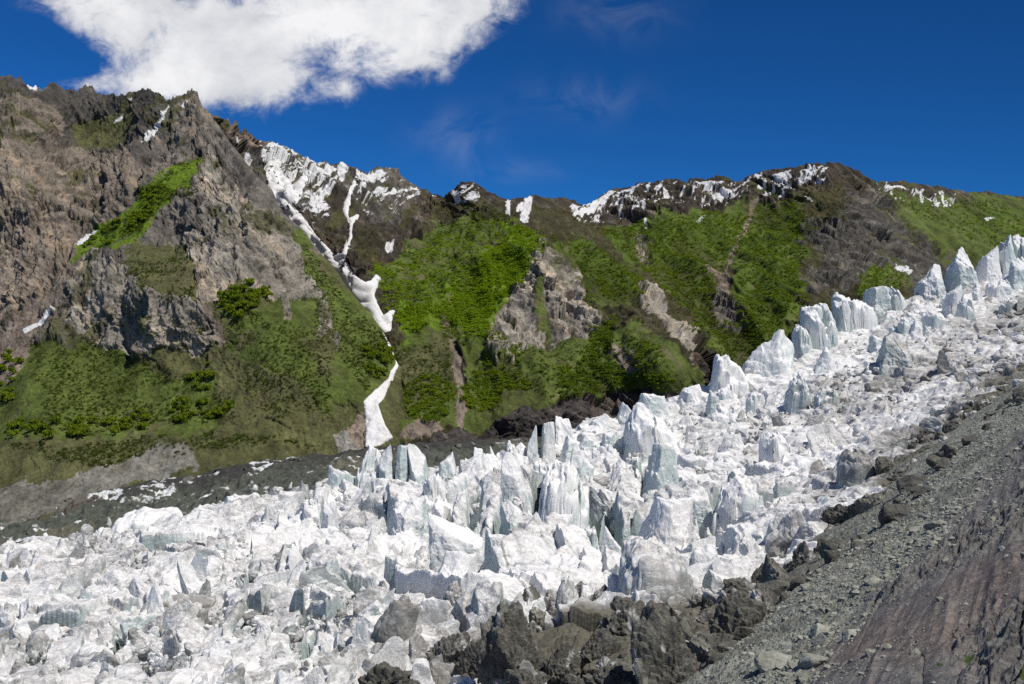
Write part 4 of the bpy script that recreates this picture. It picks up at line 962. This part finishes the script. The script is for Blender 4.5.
EB = [([(484, 650), (489, 622), (496, 609), (514, 607), (530, 613), (541, 628), (546, 655)], 700, 'tall dark earthy ice block casting black shadow at bottom centre', .02),
 ([(430, 654), (438, 638), (450, 634), (462, 642), (468, 660)], 678, 'earthy brown block with pale patch left of the tall dark block', .1),
 ([(360, 686), (370, 668), (388, 663), (405, 668), (418, 686)], 704, 'low dark earthy mound on the bottom picture edge left of centre', 0),
 ([(458, 662), (464, 645), (476, 640), (488, 648), (492, 668)], 688, 'small earthy block tucked against the tall dark block', .08),
 ([(634, 672), (644, 640), (656, 616), (670, 604), (684, 609), (694, 625), (703, 660)], 704, 'dark earthy pyramid with streaked shaded left side', .02),
 ([(710, 632), (718, 606), (728, 594), (741, 592), (754, 610), (762, 634)], 656, 'dark cleft earthy mound leaning on the scree foot', 0),
 ([(692, 656), (706, 642), (724, 640), (740, 648), (750, 662)], 680, 'low earthy lump between pyramid and scree', .03),
 ([(574, 652), (584, 636), (598, 633), (612, 642), (620, 660)], 676, 'earthy block with pale washed right end', .14),
 ([(598, 628), (612, 610), (628, 604), (642, 612), (650, 634)], 656, 'earthy hummock below the dirty dome', .06),
 ([(544, 664), (556, 646), (570, 644), (580, 660)], 690, 'speckled earthy block right of the tall dark block', .1),
 ([(746, 616), (756, 592), (768, 585), (780, 596), (786, 618)], 640, 'dark earthy mound just right of the cleft mound', 0),
 ([(852, 518), (858, 502), (870, 496), (886, 498), (898, 508), (903, 522)], 534, 'big dark brown boulder shaped ice lump, highest on the scree edge', 0),
 ([(824, 524), (832, 508), (846, 504), (858, 516), (862, 528)], 536, 'dark lump left of the highest brown lump', .02),
 ([(784, 572), (792, 550), (804, 544), (816, 554), (822, 576)], 590, 'pale topped earthy mound below the dark lumps', .1),
 ([(814, 562), (822, 544), (836, 540), (848, 550), (854, 566)], 576, 'earthy mound with shadowed grey hollow below the dark lumps', .06),
 ([(758, 598), (766, 570), (776, 560), (788, 572), (796, 596)], 618, 'tall narrow earthy mound above the cleft mound', .02),
 ([(590, 690), (600, 668), (616, 664), (632, 674), (640, 696)], 706, 'earthy block on the bottom edge left of the pyramid', .06),
 ([(556, 696), (564, 676), (578, 674), (590, 692)], 708, 'small earthy knob on the bottom edge', .08),
 ([(506, 690), (516, 672), (532, 670), (546, 690)], 706, 'earthy lump in front of the tall dark block', .03),
 ([(690, 690), (702, 672), (716, 668), (728, 684)], 700, 'earthy lump at foot of scree on the bottom edge', .05)]
for ol, base, lab, wh in EB:
    earthy(ol, base, lab, white=wh)
rs = np.random.default_rng(33)
for k in range(150):                      # smaller earthy lumps strung along the ice margin
    py = rs.uniform(392, 660); px = margin_px(py)-16+rs.normal(0, 14)
    w = rs.uniform(7, 24)*(.55+(py-380)/400); h = w*rs.uniform(.5, .8)
    earthy([(px-w/2, py-h*.3), (px-w*.3, py-h*.85), (px+w*.05, py-h), (px+w*.3, py-h*.75), (px+w/2, py-h*.25)], py+h*.4,
           'small earthy ice lump in the dark line along the scree edge', group='earthy lumps along the scree edge', sub=4, white=rs.choice([-.05, .0, .1, .3]))
for k in range(160):
    px = rs.uniform(455, 720); py = rs.uniform(598, 692)
    w = rs.uniform(6, 24); h = w*rs.uniform(.5, .9)
    earthy([(px-w/2, py-h*.3), (px-w*.3, py-h*.85), (px+w*.05, py-h), (px+w*.3, py-h*.75), (px+w/2, py-h*.25)], py+h*.4,
           'small earthy ice lump among bigger blocks at bottom centre', group='earthy lumps at bottom centre', sub=4, white=rs.choice([-.02, .05, .3, .6]))
# boulders on the scree
protos = [new_mesh('boulder', *rock_verts(s, 4, 12, .05, 1., (1, .8, .7)), M_ROCK, smooth=False) for s in range(100, 110)]
def scree_spot():
    py = rs.uniform(395, 690); e0 = margin_px(py)-4; e1 = float(np.interp(py, [330, 440, 500, 545, 600, 660, 684, 760], [1100, 1024, 968, 930, 876, 822, 796, 720]))
    if rs.uniform() < .09:                   # loose debris on the slab itself
        return e1+abs(rs.normal(0, 70)), py
    return rs.uniform(e0, e1+8), py
bl = [(778, 664, 2.0, 'big pale flat boulder low on the scree'), (822, 640, 1.2, 'pale boulder on the lower scree beside the slab edge'), (815, 657, 1.9, 'largest pale angular boulder on the lower scree'), (820, 631, 1.5, 'grey angular boulder above the largest pale one'), (838, 584, 1.1, 'pale pointed boulder in mid scree')]
for px, py, s, lab in bl:
    p = hill_at(px, py)
    o = link('boulder', random.choice(protos), lab, 'boulder'); o.location = p; o.scale = (s*.7,)*3; o.rotation_euler = (rs.uniform(-.3, .3), rs.uniform(-.3, .3), rs.uniform(0, 6.3))
cand = []
while len(cand) < 128:
    px, py = scree_spot(); p = hill_at(px, py)
    if p is None: continue
    cand.append((p, min(.18+rs.pareto(2.2)*.26, 1.3)))
for p, s in cand:
    o = link('boulder', protos[rs.integers(10)], 'small grey boulder lying loose on the scree slope', 'boulder', 'loose boulders on the scree'); o.location = p
    s *= .55+p[1]/450; o.scale = (s, s*rs.uniform(.7, 1.1), s*rs.uniform(.6, 1)); o.rotation_euler = (rs.uniform(-.4, .4), rs.uniform(-.4, .4), rs.uniform(0, 6.3))
M_DARK = simple_mat('dark_block', ((.075, .072, .066), (.15, .145, .12)), (.2, 1.2), .4)
dprot = [new_mesh('boulder', *rock_verts(s_, 4, 10, .08, 1., (1, .8, .75), 40.), M_DARK, smooth=False) for s_ in range(400, 406)]
for k in range(68):
    j_ = int(rs.integers(5, 130)) if rs.uniform() < .6 else int(rs.integers(0, 30)); i_ = int(np.interp(rs.uniform(-5, 560), pxm, np.arange(nxm)))
    o = link('boulder', dprot[rs.integers(6)], 'dark block lying on the grey debris strip beyond the white ice', 'boulder', 'dark blocks on the debris strip'); o.location = PM[j_, i_]
    s_ = 1.0+min(rs.pareto(2.5)*1.4, 3.2); o.scale = (s_, s_, s_*rs.uniform(.6, 1.1)); o.rotation_euler = (rs.uniform(-.4, .4), rs.uniform(-.4, .4), rs.uniform(0, 6.3))
ne = 0
while ne < 95:
    py = rs.uniform(388, 668); px = margin_px(py)+abs(rs.normal(0, 11))-3; p = hill_at(px, py)
    if p is None: continue
    ne += 1; o = link('boulder', dprot[rs.integers(6)], 'dark angular block resting on the scree edge next to the ice', 'boulder', 'dark blocks lining the scree edge'); o.location = p
    s_ = (.5+min(rs.pareto(2.2)*.6, 1.9))*(.5+p[1]/240); o.scale = (s_, s_*rs.uniform(.7, 1), s_*rs.uniform(.6, 1.1)); o.rotation_euler = (rs.uniform(-.5, .5), rs.uniform(-.5, .5), rs.uniform(0, 6.3))
# gravel: too many to count
Vs, Fs, off = [], [], 0
gp_ = [rock_verts(s, 1, 9, .05, 1., (1, .8, .65)) for s in range(200, 212)]
k = 0
while k < 19000:
    px, py = scree_spot(); p = hill_at(px, py)
    if p is None: continue
    if fbm(p[:1], p[1:2], p[2:], 9, 3, .55, 0, 87)[0]+.4*fbm(p[:1], p[1:2], p[2:], 2.5, 2, .5, 0, 88)[0] < rs.uniform(-.5, .22): continue
    V, f = gp_[k % 12]; a = rs.uniform(0, 6.3); s = (.04+rs.pareto(2.3)*.045)*(.7+p[1]/160); s = min(s, .5)
    ca, sa = math.cos(a), math.sin(a)
    W = np.c_[V[:, 0]*ca-V[:, 1]*sa, V[:, 0]*sa+V[:, 1]*ca, V[:, 2]]*s+p
    Vs.append(W); Fs.append(f+off); off += len(W); k += 1
link('gravel', new_mesh('gravel', np.concatenate(Vs), np.concatenate(Fs), M_ROCK, smooth=False), 'grey gravel and small stones covering the scree slope', 'gravel', kind='stuff')

# ------------------------------------------------------------------ woodland on the slopes
def crown(seed, nleaf=150):
    """a tree or tall shrub as leaf clumps on several uneven lobes, unit radius"""
    r = np.random.default_rng(seed); V = []; Fc = []
    lobes = [(r.normal(0, .38, 3)*np.array((1, 1, .45))+np.array((0, 0, .75)), r.uniform(.35, .6)) for _ in range(6)]
    for k in range(nleaf):
        c, rad = lobes[r.integers(6)]
        d = r.normal(size=3); d /= np.linalg.norm(d); d[2] = abs(d[2])*1.0-.25
        p = c+d*rad*r.uniform(.75, 1.05)
        nrm = d+r.normal(0, .5, 3); nrm /= np.linalg.norm(nrm)
        t = np.cross(nrm, r.normal(size=3)); t /= np.linalg.norm(t); b = np.cross(nrm, t); s = r.uniform(.16, .30)
        i = len(V); V += [p+t*s, p+b*s*.8, p-t*s, p-b*s*.7]; Fc.append((i, i+1, i+2, i+3))
    return np.array(V), np.array(Fc)
CROWN = [crown(300+i) for i in range(8)]
CROWNS = [crown(320+i, 42) for i in range(8)]
def scatter(G, polys, n, rr, seed, warp=8):
    """surface points inside the traced areas, denser pixel-wise"""
    r = np.random.default_rng(seed); P, PX, PY, _ = G; px, py = to_px(P); out = []
    H, W = px.shape
    w1 = fbm(P[..., 0], P[..., 1]*.4, P[..., 2], 26, 5, .7, 0, 101)*warp*3.2
    w2 = fbm(P[..., 0], P[..., 1]*.5, P[..., 2], 24, 4, .6, 0, 102)
    for poly, dens in polys:
        m = inpoly(px+w1, py+w1*.8, poly) & (w2 > r.uniform(-.45, -.02, px.shape))
        idx = np.argwhere(m)
        if not len(idx): continue
        k = min(len(idx), int(dens*n))
        for i in idx[r.choice(len(idx), k, replace=False)]:
            out.append((P[i[0], i[1]], r.uniform(*rr)))
    return out
def forest(name, spots, mt, label, cr=CROWNS, seed=0):
    r = np.random.default_rng(seed); Vs = []; Fs = []; off = 0
    for p, s in spots:
        V, f = cr[r.integers(8)]; a = r.uniform(0, 6.3); ca, sa = math.cos(a), math.sin(a)
        W = np.c_[V[:, 0]*ca-V[:, 1]*sa, V[:, 0]*sa+V[:, 1]*ca, V[:, 2]*r.uniform(.6, 1.0)-.25]*s+p
        Vs.append(W); Fs.append(f+off); off += len(W)
    link(name, new_mesh(name, np.concatenate(Vs), np.concatenate(Fs), mt, smooth=False), label, 'forest', kind='stuff')
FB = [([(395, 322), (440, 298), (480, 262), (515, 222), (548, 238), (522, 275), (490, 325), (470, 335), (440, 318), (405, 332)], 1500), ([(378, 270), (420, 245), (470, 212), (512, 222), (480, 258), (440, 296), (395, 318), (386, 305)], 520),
      ([(555, 238), (600, 246), (648, 284), (640, 302), (605, 298), (575, 266)], 420), ([(600, 232), (660, 222), (700, 218), (745, 208), (748, 245), (705, 290), (728, 340), (690, 325), (655, 280)], 1300),
      ([(758, 205), (800, 202), (818, 232), (795, 270), (808, 300), (790, 318), (750, 330), (735, 300), (742, 260)], 900), ([(690, 330), (740, 325), (785, 322), (765, 350), (720, 375)], 260),
      ([(862, 272), (890, 264), (915, 282), (880, 308), (850, 312)], 160), ([(900, 205), (960, 200), (1100, 215), (1100, 262), (1010, 255), (960, 235)], 500),
      ([(400, 392), (440, 375), (455, 390), (452, 420), (430, 425), (400, 412)], 170), ([(465, 390), (500, 340), (525, 345), (530, 385), (500, 408), (472, 415)], 260),
      ([(545, 375), (580, 365), (600, 320), (620, 315), (615, 350), (632, 380), (668, 370), (672, 385), (560, 398)], 340), ([(635, 335), (660, 345), (668, 380), (645, 385), (630, 360)], 70), ([(480, 325), (498, 330), (500, 360), (482, 370)], 40),
      ([(440, 320), (460, 320), (462, 345), (448, 345)], 25), ([(580, 280), (595, 285), (592, 305), (580, 300)], 20)]
sp = scatter(GB, FB[:2], 2.3, (1.3, 3.0), 5)
forest('forest', sp, M_LEAF, 'bright green broadleaf woodland covering the sunlit spur beside the snow gully')
forest('forest', scatter(GB, FB[2:], 2.3, (1.3, 3.0), 55), M_LEAFB, 'mid green broadleaf woodland spread over the slopes behind the glacier')
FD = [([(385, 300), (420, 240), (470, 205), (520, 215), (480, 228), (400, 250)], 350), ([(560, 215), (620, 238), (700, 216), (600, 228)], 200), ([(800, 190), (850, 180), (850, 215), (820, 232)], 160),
      ([(800, 300), (850, 300), (880, 310), (820, 335)], 150), ([(880, 190), (1000, 198), (1000, 215), (900, 205)], 200), ([(800, 240), (940, 250), (940, 280), (840, 300)], 120), ([(395, 340), (450, 345), (450, 400), (395, 395)], 200), ([(480, 360), (640, 330), (690, 385), (540, 395)], 250)]
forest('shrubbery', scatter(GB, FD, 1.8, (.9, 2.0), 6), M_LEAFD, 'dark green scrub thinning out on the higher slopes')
FA = [([(70, 266), (90, 240), (130, 207), (160, 182), (195, 162), (192, 180), (160, 207), (148, 235), (110, 248)], 260), ([(30, 345), (100, 340), (220, 390), (230, 420), (40, 430)], 420), ([(225, 310), (330, 330), (330, 415), (240, 420)], 260), ([(300, 240), (390, 345), (370, 395), (320, 330)], 250), ([(0, 445), (240, 435), (320, 440), (100, 465)], 200), ([(125, 262), (190, 255), (195, 298), (150, 300)], 90), ([(70, 310), (140, 275), (215, 318), (180, 350)], 60)]
forest('shrubbery', scatter(GA, FA, 4.0, (.6, 1.6), 8), M_LEAFD, 'low dull green scrub dotted over the left mountain foot')
# individual trees and tall bushes of the left mountain foot
TM = [new_mesh('crown', *CROWN[i], M_LEAFT, smooth=False) for i in range(8)]
M_BARK = simple_mat('bark', ((.10, .085, .065), (.16, .145, .12)), (1.5, 6), .05)
def trunk_mesh():
    V = []; Fc = []
    def limb(p, q, r0, r1):
        p, q = np.array(p, float), np.array(q, float); d = (q-p)/np.linalg.norm(q-p); a = np.cross(d, (.3, .9, .1)); a /= np.linalg.norm(a); b = np.cross(d, a); n0 = len(V)
        for c, r_ in ((p, r0), ((p+q)/2+a*.02, (r0+r1)/2), (q, r1)):
            for k in range(7): V.append(c+r_*(a*math.cos(k*.8976)+b*math.sin(k*.8976)))
        for i in range(2):
            for k in range(7): Fc.append((n0+i*7+k, n0+i*7+(k+1) % 7, n0+(i+1)*7+(k+1) % 7, n0+(i+1)*7+k))
    limb((0, 0, -.3), (.03, .02, .8), .09, .045); limb((.01, 0, .3), (.4, .1, .8), .05, .02); limb((.01, 0, .25), (-.35, .2, .75), .05, .02); limb((.02, 0, .4), (-.05, -.38, .85), .045, .02)
    return new_mesh('trunk', np.array(V), np.array(Fc), M_BARK)
TRUNK = trunk_mesh()
def trees(G, polys, rr, label, group, seed):
    r = np.random.default_rng(seed)
    for p, s in scatter(G, polys, 1, rr, seed, 2):
        o = link('tree', None, label, 'tree', group)
        o.location = p-np.array((0, 0, .2*s)); o.scale = (s, s, s*r.uniform(.9, 1.25)); o.rotation_euler = (0, 0, r.uniform(0, 6.3))
        link('crown', TM[r.integers(8)], parent=o); link('trunk', TRUNK, parent=o)
trees(GA, [([(222, 298), (235, 290), (268, 284), (270, 295), (255, 312), (240, 322), (226, 312)], 42)], (3.0, 5.), 'bright green tree in the grove below the grey cliff', 'grove below the grey cliff', 41)
trees(GA, [([(362, 352), (385, 346), (393, 352), (390, 372), (378, 384), (366, 368)], 34)], (2.6, 4.2), 'bright green tree in the patch left of the meltwater stream', 'tree patch left of the stream', 42)
trees(GA, [([(0, 420), (50, 422), (110, 422), (140, 412), (180, 400), (200, 395), (232, 405), (230, 415), (200, 422), (130, 432), (80, 436), (0, 442)], 60)], (2.6, 4.6), 'round green bush in the hedge like belt at the left mountain foot', 'bush belt at the left mountain foot', 43)
trees(GA, [([(188, 380), (210, 360), (218, 372), (205, 398), (185, 402)], 14)], (2.2, 3.6), 'green bush climbing above the belt of bushes', 'bushes above the belt', 44)
trees(GA, [([(-20, 400), (0, 360), (18, 340), (22, 352), (14, 390), (4, 410), (-10, 415)], 22)], (3., 5.), 'leafy green tree in the dense clump on the left picture edge', 'tree clump on the left edge', 45)
trees(GA, [([(70, 266), (90, 240), (130, 207), (160, 182), (165, 195), (145, 225), (105, 250)], 40)], (2.2, 4.2), 'green tree on the sloping ledge high on the left mountain', 'trees on the sloping ledge', 46)

# ------------------------------------------------------------------ sky
def build_world():
    w = bpy.data.worlds.new('World'); bpy.context.scene.world = w; w.use_nodes = True
    nt = w.node_tree; nt.nodes.clear()
    out = nd(nt, 'ShaderNodeOutputWorld'); bg = nd(nt, 'ShaderNodeBackground'); bg.inputs['Strength'].default_value = SKY
    sky = nd(nt, 'ShaderNodeTexSky'); sky.sky_type = 'NISHITA'; sky.sun_disc = False
    sky.sun_elevation = SUN_EL; sky.sun_rotation = SUN_ROT; sky.altitude = 3500; sky.air_density = 1.0; sky.dust_density = .1; sky.ozone_density = 3.0
    tc = nd(nt, 'ShaderNodeTexCoord')
    sx = nd(nt, 'ShaderNodeSeparateXYZ'); nt.links.new(tc.outputs['Generated'], sx.inputs[0])
    ysafe = mth(nt, 'MAXIMUM', sx.outputs[1], .05)
    u = mth(nt, 'DIVIDE', sx.outputs[0], ysafe); v = mth(nt, 'DIVIDE', sx.outputs[2], ysafe)
    col = mixc(nt, 1., sky.outputs[0], SKYTINT, 'MULTIPLY')
    col = mixc(nt, 1., col, val2col(nt, mrange(nt, mth(nt, 'ADD', mth(nt, 'MULTIPLY', u, .6), v), -.1, .65, 1.12, .72)), 'MULTIPLY')
    # one cumulus bank and a few thin wisps, fixed in the sky by direction
    cv = nd(nt, 'ShaderNodeCombineXYZ'); nt.links.new(u, cv.inputs[0]); nt.links.new(mth(nt, 'MULTIPLY', v, 1.25), cv.inputs[1])
    def blob(px, py, rx, ry, wgt):
        a = mth(nt, 'DIVIDE', mth(nt, 'SUBTRACT', u, (px-CX)/F), rx/F); b = mth(nt, 'DIVIDE', mth(nt, 'SUBTRACT', v, (HY-py)/F), ry/F)
        r2 = mth(nt, 'ADD', mth(nt, 'MULTIPLY', a, a), mth(nt, 'MULTIPLY', b, b))
        return mth(nt, 'MULTIPLY', mth(nt, 'EXPONENT', mth(nt, 'MULTIPLY', r2, -1.0)), wgt)
    tot = None
    for bl_ in BLOBS:
        q = blob(*bl_); tot = q if tot is None else mth(nt, 'ADD', tot, q)
    n1 = noise(nt, cv.outputs[0], 9, 10, .62, .35); n2 = noise(nt, cv.outputs[0], 26, 10, .68, .5)
    gate = mth(nt, 'MULTIPLY', tot, 2.2, True)
    d = mth(nt, 'ADD', tot, mth(nt, 'MULTIPLY', gate, mth(nt, 'ADD', mth(nt, 'MULTIPLY', mth(nt, 'SUBTRACT', n1, .5), 2.6), mth(nt, 'MULTIPLY', mth(nt, 'SUBTRACT', n2, .5), 1.9))))
    dens = mrange(nt, d, .16, 1.15, 0, 1)
    dens = nt_smooth(nt, dens)
    # wisps
    wn = noise(nt, cv.outputs[0], 14, 8, .6, .8)
    ws = None
    for bl_ in WISPS:
        q = blob(*bl_); ws = q if ws is None else mth(nt, 'ADD', ws, q)
    wisp = mth(nt, 'MULTIPLY', ws, mrange(nt, wn, .4, .75, 0, 1), True)
    n3 = noise(nt, cv.outputs[0], 7, 8, .55, .3)
    ccol = mixc(nt, mrange(nt, mth(nt, 'ADD', n3, mth(nt, 'MULTIPLY', d, .12)), .45, .75, 0, 1), CLD0, CLD1)
    col = mixc(nt, wisp, col, CLD1)
    col = mixc(nt, dens, col, ccol)
    bc = noise(nt, tc.outputs['Generated'], 2.6, 8, .6, .3)  # unseen cloud cover behind the camera, added to whiten the ambient light
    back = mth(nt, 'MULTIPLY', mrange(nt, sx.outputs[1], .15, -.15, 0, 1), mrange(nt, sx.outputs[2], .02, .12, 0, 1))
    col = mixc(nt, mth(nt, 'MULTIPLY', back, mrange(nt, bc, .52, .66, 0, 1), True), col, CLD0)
    nt.links.new(col, bg.inputs['Color']); nt.links.new(bg.outputs[0], out.inputs['Surface'])
def nt_smooth(nt, v):
    n = nd(nt, 'ShaderNodeMapRange', interpolation_type='SMOOTHSTEP'); nt.links.new(v, n.inputs['Value']); return n.outputs[0]
SKY = .07
SKYTINT = (.12, .60, 1.18)
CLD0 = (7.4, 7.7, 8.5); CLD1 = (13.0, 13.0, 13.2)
BLOBS = [(110, 0, 80, 35, .9), (190, 40, 110, 45, 1.1), (130, 85, 70, 18, .6), (225, 82, 75, 28, .95), (290, 80, 50, 22, .5), (330, 15, 120, 45, .9), (430, 25, 70, 42, .85), (478, 0, 46, 25, .42), (400, 60, 50, 20, .4), (85, 84, 34, 9, .55), (310, 52, 26, 18, -.62), (45, 50, 45, 35, -.8), (85, 68, 18, 14, -.5), (510, 60, 40, 30, -.5), (345, 92, 14, 14, .35), (335, 75, 22, 12, -.3)]
WISPS = [(455, 135, 35, 22, .13), (585, 100, 60, 20, .09), (615, 15, 50, 22, .11), (510, 170, 50, 12, .09)]
SUN_AZ, SUN_ELD = 118.0, 62.0             # clockwise from +Y
SUN_EL = R(SUN_ELD); SUN_ROT = R(SUN_AZ)
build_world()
sd = bpy.data.lights.new('sun', 'SUN'); sd.energy = 4.3; sd.angle = R(.53); sd.color = (1, .96, .90)
so = bpy.data.objects.new('sun', sd); C.objects.link(so)
so.rotation_euler = (R(90-SUN_ELD), 0, R(180-SUN_AZ)); so.location = (300, 200, 600)

cam = bpy.data.cameras.new('camera'); co = bpy.data.objects.new('camera', cam); C.objects.link(co)
cam.sensor_width = 36; cam.lens = F*36/1024; cam.clip_end = 20000; cam.clip_start = 1
co.location = (0, 0, 0); co.rotation_euler = (R(90), 0, 0)
cam.shift_y = (HY-342)/1024
S = bpy.context.scene; S.camera = co
S.view_settings.view_transform = 'Standard'; S.view_settings.look = 'None'; S.view_settings.exposure = 0
S.cycles.max_bounces = 6; S.cycles.diffuse_bounces = 3; S.cycles.use_denoising = False
